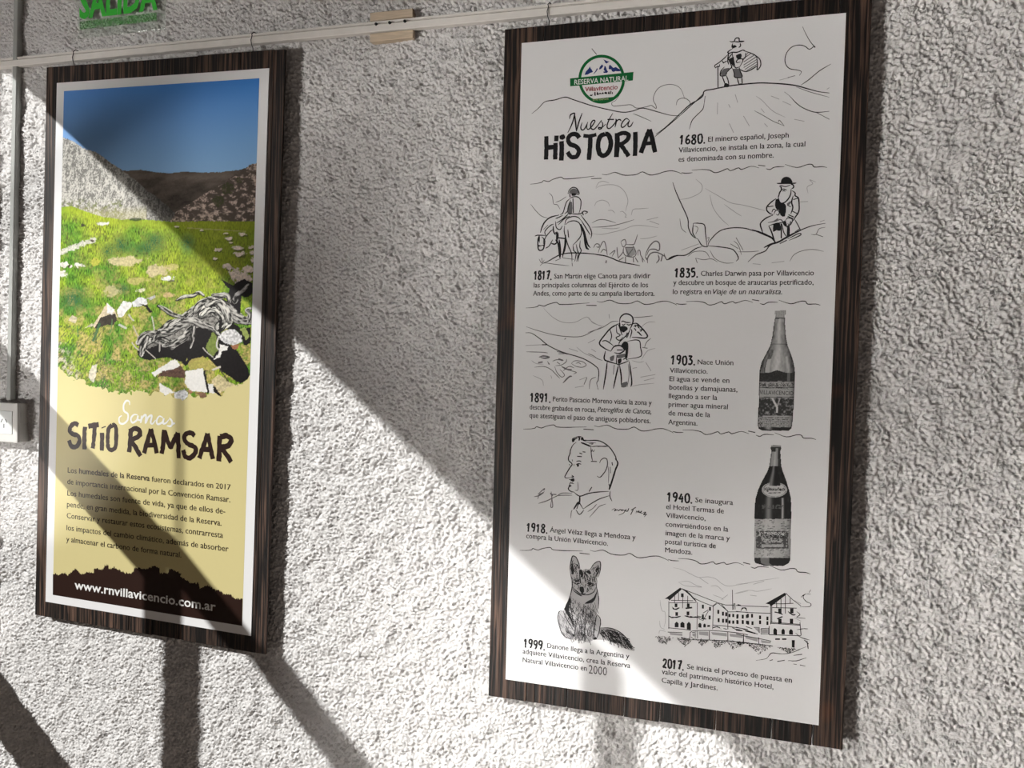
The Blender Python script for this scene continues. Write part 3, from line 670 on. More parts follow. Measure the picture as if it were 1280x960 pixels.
drawing('standing_man_drawing', [
 (D4, 1.5, I_black, "360 170 370 110 410 72 460 70 505 100 515 150 500 200 480 240; 360 170 365 230; 350 180 300 205 250 240 190 310 130 400 180 455 260 495; 490 190 550 175 600 215 650 270 680 320 650 345 570 338 500 335; 200 490 185 580 230 610 330 640; 220 615 205 740 175 930; 350 650 320 780 290 920; 360 650 380 780 380 880; 470 610 490 740 500 850 490 900; 260 495 300 440 370 430 415 480 360 520 300 510"),
 (D4, 1.1, I_black, "325 200 330 280 370 310 320 340 360 370 400 330; 350 190 390 310; 480 240 460 290 400 350 360 390 355 420; 380 160 400 150 440 165 490 165; 390 185 405 195 430 180; 440 185 470 195 490 180; 450 380 540 365 590 380 600 450 605 550 450 585; 250 240 270 320 250 390; 160 380 210 375 290 430; 330 480 400 480; 560 270 600 300; 590 250 640 245; 520 210 560 200 590 235; 530 230 550 260; 330 530 330 640 400 630 470 600; 400 590 430 575 450 600; 480 350 500 270 490 240; 540 190 545 220; 565 190 580 230; 600 270 620 245"),
 (D4, 0, I_black, "365 215 400 205 440 215 455 240 430 265 400 280 375 255; 380 425 410 385 450 390 460 440 450 570 420 560 430 490; 340 590 380 575 380 620 345 640; 575 260 620 320 590 305"),
 (D4, 0, I_grey, "330 540 420 520 420 560 340 575; 250 560 300 540 290 600 255 600; 385 860 450 840 440 900 380 905; 440 280 470 290 450 340 430 330"),
 (D4, .8, I_grey, "0 280 60 260 160 225 220 190 280 155 350 150; 510 108 600 105 740 90; 460 640 470 760 450 900; 300 650 290 760; 620 450 680 460; 645 450 670 390 720 345; 0 520 60 545 110 580 165 600"),
 (D4, .6, I_light, "0 115 60 165 130 200 180 205; 600 240 640 190 700 160 770 160; 610 590 680 490 770 460; 500 600 580 620 640 610; 600 790 770 760; 640 830 760 800; 500 895 600 875 760 860; 720 720 660 620; 0 400 80 360; 40 470 90 500; 240 70 245 120; 510 690 560 680"),
 (A5, 1.0, I_black, "90 245 130 248 180 280 235 325 300 360 370 385 440 405 500 430 560 470 578 500 575 560 565 580 575 625; 235 325 200 325"),
 (A5, .8, I_grey, "95 205 170 230 260 255 360 270 460 270 530 240 600 205; 300 370 370 388; 310 385 350 385; 350 290 360 280; 560 540 525 560 515 620; 500 545 480 590; 95 372 200 375 240 380; 150 475 210 470 260 490 300 530 320 550; 395 450 420 432 470 438 495 460 470 475 430 470 395 450; 425 450 445 445 460 455; 270 435 300 425 345 430; 290 465 330 460 360 440 365 420; 285 470 300 510 330 540 350 530 340 510 320 490; 340 500 380 470 415 480; 300 440 320 455; 370 490 400 500 430 510 410 520; 235 435 250 455 240 450"),
 (A5, 1.6, I_grey, "180 408 210 400 250 408 220 415 190 410; 175 445 205 440; 330 470 370 490 400 490; 340 580 380 540 400 535; 310 420 340 430"),
 (A5, .6, I_light, "210 80 270 140 340 175 420 175 500 140 540 180 600 200; 130 430 160 450 210 455; 90 330 200 325; 140 530 200 560 210 600; 260 530 265 550; 430 340 480 380 560 415; 380 350 440 370; 450 560 500 540; 420 610 480 600"),
])
D6, A7 = crop(690, 540, 8.73), crop(630, 530, 5.335); PART[id(A7)] = 'signature_drawing'
drawing('profile_portrait_drawing', [
 (D6, 1.15, I_black, "265 112 230 140 205 190 195 240 180 280 185 315 220 350 195 390 165 440 140 490 165 502 205 495; 320 85 400 92 480 92 540 105 610 150 650 195 690 260 705 310 718 335; 205 540 185 600 180 625 210 650 240 655; 240 655 280 690 320 698 400 670 500 655 620 648; 205 490 235 490 215 470"),
 (D6, 1.8, I_black, "690 290 718 340 690 420 660 520 630 610 622 630; 315 115 370 135 425 160; 320 90 330 60 345 90 380 92; 290 48 300 70 295 95; 235 845 270 790 290 760; 305 700 300 770 290 790"),
 (D6, 1.0, I_black, "425 160 500 155 610 160; 222 112 225 75 260 60 290 50 320 50; 235 110 250 80 280 65; 520 340 535 305 570 285 600 300 605 360 585 420 550 470 520 495 490 480; 425 165 430 250 442 315; 425 320 490 322; 300 700 302 770 340 840; 340 840 430 780 520 730 625 695; 260 845 300 900 350 850; 270 840 290 780; 635 640 632 700 655 755; 620 565 630 600; 435 600 405 650; 265 320 300 315 320 325; 262 355 290 345 320 352; 275 265 325 268; 300 230 330 240; 335 215 365 220; 655 330 660 365"),
 (D6, 0, I_black, "210 510 240 505 245 535 220 540 200 525; 185 515 205 510 195 525; 190 575 215 585 200 598 185 595; 270 355 295 352 290 378 275 378; 225 80 250 70 240 105 225 110; 300 50 320 45 310 60"),
 (D6, .8, I_grey, "360 110 420 115 480 120; 400 130 450 125 420 145; 425 185 430 220 440 190 450 215 470 190; 610 370 620 440 615 560; 635 380 640 450; 280 540 285 600 280 635 250 635; 210 560 240 565; 390 870 450 830 490 785; 410 930 480 850 520 810 590 785; 205 940 210 880 220 850; 500 160 600 150; 185 350 200 365; 220 300 225 320; 240 350 240 370; 190 560 230 550"),
 (D6, .9, I_grey, "0 720 50 700 100 670 150 665 220 668; 60 695 120 690 220 690; 0 680 40 680"),
 (A7, 1.0, I_grey, "230 530 290 510 350 480; 315 450 320 500 325 550 312 552 318 500; 200 485 240 475 270 450; 225 470 270 430 265 445; 225 500 235 470 250 462; 330 470 350 470"),
 (A7, 1.6, I_grey, "235 475 262 458; 310 460 325 480"),
 (A7, .9, I_black, "718 575 735 565 745 570 735 580 755 572 765 578 775 570 790 580 785 572 805 578 795 595 765 608; 805 578 815 570 810 580 825 580 832 562 826 583; 845 605 862 570; 848 575 880 555; 880 595 885 580 895 590 900 578 905 592 918 580 912 594 930 595; 928 590 945 588 930 605 950 600 935 620"),
])
D8 = crop(690, 685, 7.109)
p1 = Print(); p2 = Print(); p3 = Print()
p2.poly(D8, "165 130 180 75 215 80 245 140 250 200 300 185 340 185 400 120 432 125 425 200 400 270 390 350 415 450 410 540 400 590 430 650 425 710 480 710 560 730 640 790 720 880 730 915 640 890 560 850 480 820 370 815 330 840 270 825 200 800 110 800 70 700 50 620 60 570 100 555 160 440 175 340 165 250", 1, 2)
p1.strokes(D8, "165 235 160 170 175 90 190 70 215 85 240 140 250 195; 175 100 185 170 200 210; 340 190 370 145 405 120 430 125 430 190 412 260; 405 150 412 200 400 240; 165 235 180 290 180 340 160 430 130 500 108 545; 400 290 395 340 405 390 415 450 412 540; 400 590 425 620 432 665 425 710; 180 345 215 380 260 410 320 415 370 390 390 350; 170 430 165 500 180 600 195 680; 100 560 65 565 52 620 65 690 90 760 140 800 190 810; 100 560 125 620 160 680 195 740", 1.1, True, .15)
p1.strokes(D8, "250 600 262 680 265 800; 300 610 290 700 295 820; 395 600 380 690 365 800; 205 640 210 700 200 790; 190 290 220 275 245 290; 190 300 215 320 250 312; 310 320 335 308 365 320; 310 328 345 340 375 325; 265 345 262 395 285 408 300 400; 250 195 245 240 262 330; 300 190 290 260 310 310; 430 665 420 740 400 800; 430 710 520 712 600 745 660 800 720 880; 270 820 280 760; 120 690 150 750 195 790", 1.2, True, .15)
p1.poly(D8, "245 345 280 345 285 390 265 400 245 375; 320 315 345 310 350 328 325 330; 205 285 235 285 235 300 210 300; 165 180 185 150 195 220 180 235; 175 350 200 380 230 400 270 425 250 425 200 390; 320 470 370 440 400 380 390 440 360 485 290 495; 110 545 150 450 165 460 150 560 180 640 185 670 140 600; 365 800 390 790 400 810 370 815; 240 200 262 190 280 230 268 260 245 225; 300 210 330 195 350 230 320 225; 120 730 200 770 195 785 130 750", 2, 2)
rf = np.random.default_rng(8)
def hairs(pr, T_, poly_, n, ang, ln__, w, jit=.35):
    P = parse(poly_)[0]; x0_, y0_ = P.min(0); x1_, y1_ = P.max(0); k = 0
    while k < n:
        q = np.array([rf.uniform(x0_, x1_), rf.uniform(y0_, y1_)])
        inside = False; j = len(P) - 1
        for i in range(len(P)):
            if (P[i, 1] > q[1]) != (P[j, 1] > q[1]) and q[0] < (P[j, 0] - P[i, 0]) * (q[1] - P[i, 1]) / (P[j, 1] - P[i, 1] + 1e-9) + P[i, 0]: inside = not inside
            j = i
        if not inside: continue
        a = ang + rf.normal() * jit; l = ln__ * rf.uniform(.5, 1.3)
        pr.strokes(T_, '%f %f %f %f' % (q[0], q[1], q[0] + l * math.cos(a), q[1] + l * math.sin(a)), w, False, 0, 0, 3); k += 1
hairs(p1, D8, "430 715 520 715 600 750 660 810 715 890 640 870 560 840 480 800 420 770", 170, .75, 50, .7)
hairs(p1, D8, "170 240 250 200 330 195 400 260 385 330 300 400 190 330", 130, 1.4, 22, .6)
hairs(p1, D8, "170 430 240 480 300 500 390 460 400 520 380 600 200 610", 90, 1.5, 45, .5)
hairs(p1, D8, "195 610 390 600 370 790 210 790", 90, 1.55, 50, .5)
hairs(p1, D8, "110 540 160 450 200 600 190 690 150 640", 50, 1.1, 35, .7)
hairs(p1, D8, "170 90 235 150 240 190 175 220", 26, 1.3, 40, .6)
hairs(p1, D8, "360 170 425 135 420 220 390 240", 24, 2.0, 35, .6)
hairs(p3, D8, "60 580 110 570 190 740 180 800 100 780 60 680", 50, 1.1, 50, .6)
hairs(p3, D8, "200 620 380 610 360 800 220 800", 60, 1.55, 60, .7)
p2.build('fox_drawing', ink('fox_wash', (.46, .45, .455)), RSH, 'grey washed fox body'); p1.build('fox_drawing', I_black, RSH); p3.build('fox_drawing', I_grey, RSH)

E1, E2, B2 = crop(815, 700, 7.383), crop(920, 710, 7.382), crop(810, 700, 3.841)
def windows(lst, w, h): return ';'.join('%d %d %d %d %d %d %d %d' % (x - w, y - h, x + w, y - h, x + w, y + h, x - w, y + h) for x, y in lst)
hotel = Print()
hotel.strokes(E1, "155 380 155 635; 418 390 415 640; 565 430 560 640; 700 475 700 640; 160 395 410 392; 175 372 380 375; 210 330 208 400; 245 300 245 375; 285 310 282 445; 330 330 328 450; 415 515 460 525; 270 262 340 290 430 325 530 365 600 390; 300 280 380 350 480 395 560 425; 560 430 610 395 660 440 700 470; 560 425 600 392 640 420 690 465; 610 395 680 415 760 415; 690 465 700 478 780 478 886 482; 640 405 700 475; 742 275 745 460; 755 400 765 400 768 455 752 455 755 400; 150 625 300 640 360 650; 145 665 280 670", .75, False, .05, 0)
hotel.strokes(E1, "350 720 352 670 370 655 430 650 530 650 620 655 700 662 790 672 886 690; 420 655 420 725; 530 655 528 735; 700 665 700 742; 845 685 842 755; 365 735 520 738 690 745 886 765; 370 670 410 662; 560 600 640 605 720 615 886 640; 430 540 470 560 520 470; 470 490 520 460", .8, False, .05, 0)
hotel.strokes(E2, "330 340 330 500; 330 330 430 330 530 325; 335 365 560 370; 375 315 375 365; 415 285 415 420; 455 250 455 420; 500 280 500 330; 318 500 590 520; 318 510 590 528; 0 400 100 410 320 418; 0 345 80 350 300 358; 305 535 305 615; 0 545 60 560 200 610; 305 615 600 625; 590 500 600 620; 460 232 520 290 600 350; 320 340 318 520; 230 560 300 555 300 608 230 610 230 560; 90 540 150 560; 165 548 215 548 215 600", .8, False, .05, 0)
hotel.strokes(E2, "0 605 70 625 210 650 325 675; 70 620 70 690; 210 640 210 700; 0 680 80 690 220 705 340 720", .8, False, .05, 0)
hotel.poly(E1, "118 358 260 255 275 270 160 375 150 360")
hotel.poly(E2, "272 328 450 228 465 245 335 345 318 352 310 335")
hotel.strokes(E1, "275 265 340 310 410 385; 185 432 210 455 255 440; 310 445 370 440; 150 515 190 530 265 520; 300 515 360 525 450 530; 455 540 500 545", 1.6, True, .3)
hotel.poly(E1, windows([(222, 418), (335, 418), (228, 498), (332, 492), (280, 325)], 12, 17), 2)
hotel.poly(E1, windows([(470, 430), (535, 450), (532, 530), (470, 520), (612, 478), (615, 555), (655, 495), (685, 500), (656, 560), (686, 560)], 9, 18), 2)
hotel.poly(E1, windows([(715, 512), (750, 512), (790, 515), (838, 520), (876, 520), (715, 572), (750, 573), (790, 575), (838, 575), (876, 575)], 9, 15), 2)
hotel.poly(E2, windows([(12, 450), (62, 450), (110, 440), (148, 440), (12, 497), (62, 497), (112, 505), (152, 508), (222, 455), (290, 465), (222, 500), (290, 508)], 9, 17), 2)
hotel.poly(E2, windows([(405, 395), (515, 395), (405, 490), (512, 490)], 15, 22), 2)
hotel.poly(E2, "345 610 345 570 358 552 378 570 378 615; 420 610 420 575 435 558 450 575 450 612; 490 612 490 580 507 562 525 580 525 615; 362 650 405 650 405 662 362 662; 425 650 465 650 465 662 425 662; 515 665 543 665 540 735 515 730", 2)
hotel.poly(E1, "210 620 210 585 228 568 245 585 245 620; 262 620 262 585 280 568 300 585 300 625; 322 640 322 590 340 568 358 590 358 645; 428 620 428 590 442 578 456 590 456 625; 474 620 474 595 486 585 496 595 496 622; 510 618 512 600 535 600 536 615", 2)
hotel.strokes(E2, "355 405 400 415 430 430; 480 400 520 430 550 430; 380 470 430 450; 0 570 60 580; 85 580 180 602", 1.7, True, .3)
hotel.strokes(E1, "560 625 600 615 640 640; 660 630 690 640; 740 625 780 640 830 650; 790 412 820 418; 820 470 835 445 865 445 875 470", 1.3, True, .3)
rh = np.random.default_rng(3)
for T_, poly_, n_ in ((E1, "35 705 200 710 130 775 60 765", 120), (E1, "220 715 400 715 300 800 260 760", 130), (E1, "400 730 530 735 460 790", 90), (E1, "530 735 700 745 590 820", 130), (E1, "690 745 886 760 740 835", 90), (E2, "90 690 330 715 210 800", 150), (E2, "380 730 560 740 490 790", 100), (E2, "0 680 90 690 30 720", 50)):
    hairs(hotel, T_, poly_, n_, .3, 9, .6, 1.5)
hotel.strokes(E2, "185 852 280 835 325 785 400 790 500 785 600 745 650 725; 530 805 610 795; 480 855 560 855 650 828; 380 862 450 852; 655 670 665 745; 630 665 670 700; 600 270 640 240 690 240; 690 200 675 225; 640 240 620 270 650 310 690 330 680 355 590 360; 560 400 590 430 560 455 640 465; 560 570 620 560 665 562; 550 600 600 640 680 665; 530 885 560 890; 590 895 640 905; 310 855 340 845", .8, True, .3)
hotel.build('hotel_drawing', I_black, RSH)
hg = Print()
hg.strokes(E1, "75 370 80 420 95 470 120 480 125 560 110 620; 70 560 80 620 120 640; 65 680 75 650 130 660; 245 205 330 195 400 230 460 250 380 245 300 235 245 205; 200 70 280 90 360 130 430 160 520 155 590 175 640 215 700 240 790 230 886 215; 540 240 600 240 660 295; 440 165 520 220; 560 320 640 350 660 370; 760 310 820 300 886 285; 640 365 700 320", .55, True, .1)
hg.strokes(E2, "0 150 100 140 200 120 400 90; 0 230 120 205 200 215 330 190; 130 250 190 258; 160 150 260 120; 540 300 600 330; 540 460 600 490", .55, True, .1)
hg.poly(E1, "432 660 520 662 520 700 435 690; 545 665 690 675 692 705 560 690; 715 680 838 692 838 720 720 705; 372 680 408 672 408 712 375 700; 160 670 280 680 280 700 170 690")
hg.poly(E2, "85 630 200 655 200 680 90 650; 230 665 320 680 320 695 235 690; 0 610 60 625 60 645 0 635; 235 565 295 562 295 600 235 603; 170 555 212 552 212 595")
hg.build('hotel_drawing', I_light, RSH)
# ------------------------------------------------------------------ painted prints (vertex colours carry the flat printed picture)
def inpoly(X, Y, P):
    m = np.zeros(X.shape, bool); j = len(P) - 1
    for i in range(len(P)):
        xi, yi = P[i]; xj, yj = P[j]
        if yi != yj:
            m ^= ((yi > Y) != (yj > Y)) & (X < (xj - xi) * (Y - yi) / (yj - yi) + xi)
        j = i
    return m
def vnoise(X, Y, seed):
    xi = np.floor(X).astype(np.int64); yi = np.floor(Y).astype(np.int64); fx = X - xi; fy = Y - yi
    fx = fx * fx * (3 - 2 * fx); fy = fy * fy * (3 - 2 * fy)
    def hsh(a, b):
        n = (a * 374761393 + b * 668265263 + seed * 974634777) & 0xffffffff
        n = ((n ^ (n >> 13)) * 1274126177) & 0xffffffff
        return ((n ^ (n >> 16)) & 0xffff) / 65535.0
    return (hsh(xi, yi) * (1 - fx) + hsh(xi + 1, yi) * fx) * (1 - fy) + (hsh(xi, yi + 1) * (1 - fx) + hsh(xi + 1, yi + 1) * fx) * fy
def fbm(X, Y, s, seed, o=3):
    r = 0; a = 1; t = 0
    for k in range(o):
        r = r + a * vnoise(X / s * 2 ** k, Y / s * 2 ** k, seed + k * 7); t += a; a *= .55
    return r / t
def segdist(X, Y, P):
    """distance, position along and signed offset of the nearest point of a polyline"""
    bd = np.full(X.shape, 1e9); bt = np.zeros(X.shape); bs = np.zeros(X.shape); acc = 0
    for i in range(len(P) - 1):
        ax, ay = P[i]; bx, by = P[i + 1]; dx, dy = bx - ax, by - ay; l2 = dx * dx + dy * dy + 1e-9; l = math.sqrt(l2)
        t = np.clip(((X - ax) * dx + (Y - ay) * dy) / l2, 0, 1); qx = X - ax - t * dx; qy = Y - ay - t * dy
        d = np.hypot(qx, qy); m = d < bd
        bd = np.where(m, d, bd); bt = np.where(m, acc + t * l, bt); bs = np.where(m, np.sign(dx * qy - dy * qx) * d, bs); acc += l
    return bd, bt, bs
class Paint:
    def __init__(s, px, py, base):
        s.px, s.py = px, py; s.c = np.tile(np.array(base, float), (len(px), 1)); s.keep = np.ones(len(px), bool)
    def put(s, m, col, a=1.0):
        col = np.asarray(col, float)
        if col.ndim == 1: col = col[None, :]
        w = (np.asarray(m, float) * a)[:, None]; s.c = s.c * (1 - w) + col * w
    def loc(s, T):
        x0, y0 = T(0, 0); x1, _ = T(1, 0); k = 1.0 / (float(x1) - float(x0))
        return (s.px - float(x0)) * k, (s.py - float(y0)) * k
def grid_print(name, x0, x1, z0, z1, step, paint, parent, rot=0.0, piv=(0, 0), lev=1, rough=.35, label=None):
    nx, nz = max(2, int((x1 - x0) / step)), max(2, int((z1 - z0) / step))
    gx, gz = np.meshgrid(np.linspace(x0, x1, nx), np.linspace(z0, z1, nz))
    c, sn = math.cos(rot), math.sin(rot)
    wx = piv[0] + (gx - piv[0]) * c - (gz - piv[1]) * sn; wz = piv[1] + (gx - piv[0]) * sn + (gz - piv[1]) * c
    P = np.stack([wx.ravel(), np.full(wx.size, YP - LV * lev), wz.ravel()], 1)
    px, py = proj(P); col, keep = paint(px, py)
    I = np.arange(nx * nz).reshape(nz, nx); q = np.stack([I[:-1, :-1], I[:-1, 1:], I[1:, 1:], I[1:, :-1]], -1).reshape(-1, 4)
    q = q[keep[q].sum(1) >= 3]
    used = np.unique(q); rm = np.zeros(nx * nz, np.int64); rm[used] = np.arange(len(used)); q = rm[q]; P = P[used]; col = col[used]
    org = np.array(ORG.get(parent.name, Vector(parent.location)))
    me = bpy.data.meshes.new(name); v = (P - org).astype(np.float32)
    me.vertices.add(len(v)); me.vertices.foreach_set('co', v.ravel())
    me.loops.add(q.size); me.loops.foreach_set('vertex_index', q.ravel().astype(np.int32))
    me.polygons.add(len(q)); me.polygons.foreach_set('loop_start', (np.arange(len(q)) * 4).astype(np.int32)); me.update(calc_edges=True)
    at = me.color_attributes.new('print', 'FLOAT_COLOR', 'POINT')
    at.data.foreach_set('color', np.concatenate([np.clip(col, 0, 1), np.ones((len(col), 1))], 1).astype(np.float32).ravel())
    m = mat(name + '_ink', (1, 1, 1), rough, .18); vc = m.node_tree.nodes.new('ShaderNodeVertexColor'); vc.layer_name = 'print'
    m.node_tree.links.new(vc.outputs[0], m.node_tree.nodes['Principled BSDF'].inputs['Base Color']); me.materials.append(m)
    o = bpy.data.objects.new(name, me); COL.objects.link(o); o.parent = parent; ORG[o.name] = Vector(org)
    if label: o['label'] = label
    return o

# --- bottles
D5, D7 = crop(930, 380, 5.8125), crop(930, 550, 5.813)
def gray(v): return np.stack([v, v, v * .99], -1)
def half(Yv, prof):
    ys = [p[0] for p in prof]; return np.interp(Yv, ys, [p[1] for p in prof]), np.interp(Yv, ys, [p[2] for p in prof])
def paint_b1(px, py):
    p = Paint(px, py, (.8, .8, .8)); X, Y = p.loc(D5)
    L_, R_ = half(Y, [(45, 222, 305), (75, 222, 303), (80, 228, 298), (150, 215, 300), (230, 205, 305), (300, 190, 318), (370, 155, 345), (420, 128, 360), (470, 114, 370), (520, 110, 372), (700, 106, 366), (880, 98, 352), (905, 104, 344), (920, 130, 325)])
    m = (X > L_) & (X < R_) & (Y > 46) & (Y < 922)
    u = (X - L_) / (R_ - L_ + 1e-6)
    n = fbm(X * 2.2, Y, 30, 4) - .5; ns = fbm(X, Y, 5, 9) - .5
    v = .30 + .25 * n + .28 * np.exp(-((u - .48) / .16) ** 2) - .22 * np.exp(-(u / .1) ** 2) - .24 * np.exp(-((1 - u) / .12) ** 2)
    v = v + .18 * np.exp(-((u - .8) / .05) ** 2) * (Y > 380)
    v = np.where((Y > 45) & (Y < 100), .38 + .3 * ns + .1 * np.sin(X * .5), v)
    v = np.where(abs(Y - 103) < 4, .08, v); v = np.where(abs(Y - 292) < 3, v * .6, v)
    v = v - .15 * (Y > 330) * (abs(u - .2) < .07)
    v = np.where((Y > 400) & (Y < 505) & (abs(u - .22) < .06), .5, v)
    lvl = 500 - 18 * np.exp(-((u - .5) / .15) ** 2)
    v = np.where((Y > lvl) & (Y < 560), .04 + .1 * np.clip(ns, 0, 1) + .12 * (abs(u - .82) < .04), v)
    v = np.where((Y > 560 + 6 * u) & (Y < 900), .42 + .12 * ns - .3 * np.clip((u - .82) / .18, 0, 1) ** 1.5, v)
    v = np.where((Y > 572) & (Y < 600) & (fbm(X, Y, 6, 21) > .50), .07, v)
    v = np.where((abs(Y - 606) < 2.5) | (abs(Y - 677) < 2.5) | (abs(Y - 563) < 2), .05, v)
    v = np.where((Y > 684) & (Y < 812), .05 + .55 * np.clip(fbm(X, Y, 14, 33) - .52, 0, 1) * 2, v)
    w = np.interp(Y, [684, 735, 750, 812], [205, 232, 240, 240]); v = np.where((Y > 684) & (Y < 790) & (abs(X - w) < 8), .62, v)
    w2 = np.interp(Y, [684, 735], [262, 245]); v = np.where((Y > 684) & (Y < 740) & (abs(X - w2) < 4), .45, v)
    v = np.where((Y > 816) & (Y < 892) & (u > .1) & (u < .9) & (np.sin(Y * .42) > .1) & (fbm(X * 1.5, Y, 7, 43) > .46), .10, v)
    v = np.where((Y > 812) & (Y < 895) & (u < .13), .10 + .3 * (ns > 0), v)
    v = np.where(Y > 895, .03 + .3 * np.exp(-((u - .3) / .08) ** 2) * (Y < 912), v)
    v = np.where((u < .03) | (u > .97), v * .45, v)
    p.put(m, gray(np.clip(v, .012, .75))); return p.c, m
def paint_b2(px, py):
    p = Paint(px, py, (.8, .8, .8)); X, Y = p.loc(D7)
    L_, R_ = half(Y, [(36, 196, 270), (60, 192, 272), (80, 198, 266), (88, 197, 266), (190, 182, 272), (230, 168, 284), (300, 130, 310), (360, 102, 328), (420, 84, 342), (480, 76, 346), (700, 74, 342), (870, 72, 338), (895, 80, 326), (915, 150, 290)])
    m = (X > L_) & (X < R_) & (Y > 36) & (Y < 916); u = (X - L_) / (R_ - L_ + 1e-6)
    ns = fbm(X, Y, 5, 19) - .5; n = fbm(X * 3, Y, 40, 14) - .5
    v = .025 + .20 * np.exp(-((u - .38) / .07) ** 2) + .42 * np.exp(-((u - .76) / .025) ** 2) * (Y > 420) * (Y < 575) + .05 * np.clip(n, 0, 1)
    v = np.where((Y > 84) & (Y < 190), .20 + .16 * np.sin(u * 6) + .2 * (abs(u - .55) < .18) - .2 * (u < .08) - .2 * (u > .92), v)
    v = np.where(Y < 84, .05 + .45 * np.exp(-((Y - 44) / 5) ** 2) + .25 * (abs(u - .6) < .12) * (Y > 60), v)
    v = np.where((Y > 470) & (Y < 500) & (u > .2) & (u < .8) & (fbm(X, Y, 9, 77) > .55), .12, v)
    e = ((X - 221) / 92) ** 2 + ((Y - 362) / 55) ** 2; notch = (Y < 335) & (abs(X - 225) < 40) & (Y < 325 + 8)
    v = np.where((e < 1) & ~notch, .55, v); v = np.where((e < .86) & (e > .78) & ~notch, .12, v)
    wv = 360 + 6 * np.sin(X * .12) - (X - 221) * .05
    v = np.where((e < .7) & (abs(Y - wv) < 9) & (fbm(X, Y * .6, 6, 51) > .47), .05, v)
    v = np.where((abs(Y - (384 - (X - 221) * .03)) < 2.5) & (abs(X - 221) < 45), .06, v)
    lb = (Y > 573) & (Y < 856); v = np.where(lb, .42 + .1 * ns + .1 * np.exp(-((u - .4) / .2) ** 2) - .2 * np.clip((u - .85) / .15, 0, 1), v)
    v = np.where(lb & ((Y < 655) | (Y > 800)) & (np.sin(Y * .55) > .35) & ((u < .28) | (u > .72) | (abs(u - .45) < .1)) & (fbm(X * .5, Y, 8, 61) > .5), .10, v)
    fr = (Y > 655) & (Y < 796) & (u > .05) & (u < .93); v = np.where(fr, .08 + .3 * (fbm(X, Y, 10, 71) > .62), v)
    v = np.where(fr & ((abs(Y - 659) < 2) | (abs(Y - 792) < 2)), .5, v)
    v = np.where(fr & (abs(u - .5) < .36) & (abs(Y - 685) < 16) & (fbm(X, Y, 6, 81) > .52), .6, v)
    v = np.where(fr & (abs(u - .5) < .26) & (abs(Y - 730) < 14) & (fbm(X * .7, Y, 6, 83) > .5), .45, v)
    v = np.where(fr & (abs(u - .5) < .3) & (abs(Y - 768) < 10), .4 + .3 * ns, v)
    v = np.where(Y > 856, .03 + .16 * (abs(u - .3) < .12), v)
    p.put(m, gray(np.clip(v, .010, .7))); return p.c, m
def bottle(T, y0, y1, xa_, xb_, fn, label):
    xs_, zs_ = toplane(T, np.array([xa_, xb_, xa_, xb_]), np.array([y0, y0, y1, y1]))
    return grid_print('bottle_picture', xs_.min(), xs_.max(), zs_.min(), zs_.max(), .00072, fn, RSH, lev=1, label=label)
bottle(D5, 40, 930, 90, 380, paint_b1, 'pale grey bottle picture with a wide label')
bottle(D7, 30, 925, 66, 352, paint_b2, 'dark bottle picture with an oval neck label')
text_block('bottle_lettering', [("VILLAVICENCIO", 949.5, 492.6, 991.5, 5.0, 0, 0)], I_black, RSH, lev=2)
text_block('bottle_lettering', [("Villavicencio", 951, 670.2, 982, 3.8, .3, .02)], I_black, RSH, lev=2)
text_block('bottle_lettering', [("Villavicencio", 955.5, 612.2, 981, 3.4, .3, .01)], I_black, RSH, lev=2)
text_block('bottle_lettering', [("AGUA MINERAL", 957, 485.6, 986, 2.2)], I_black, RSH, lev=2)

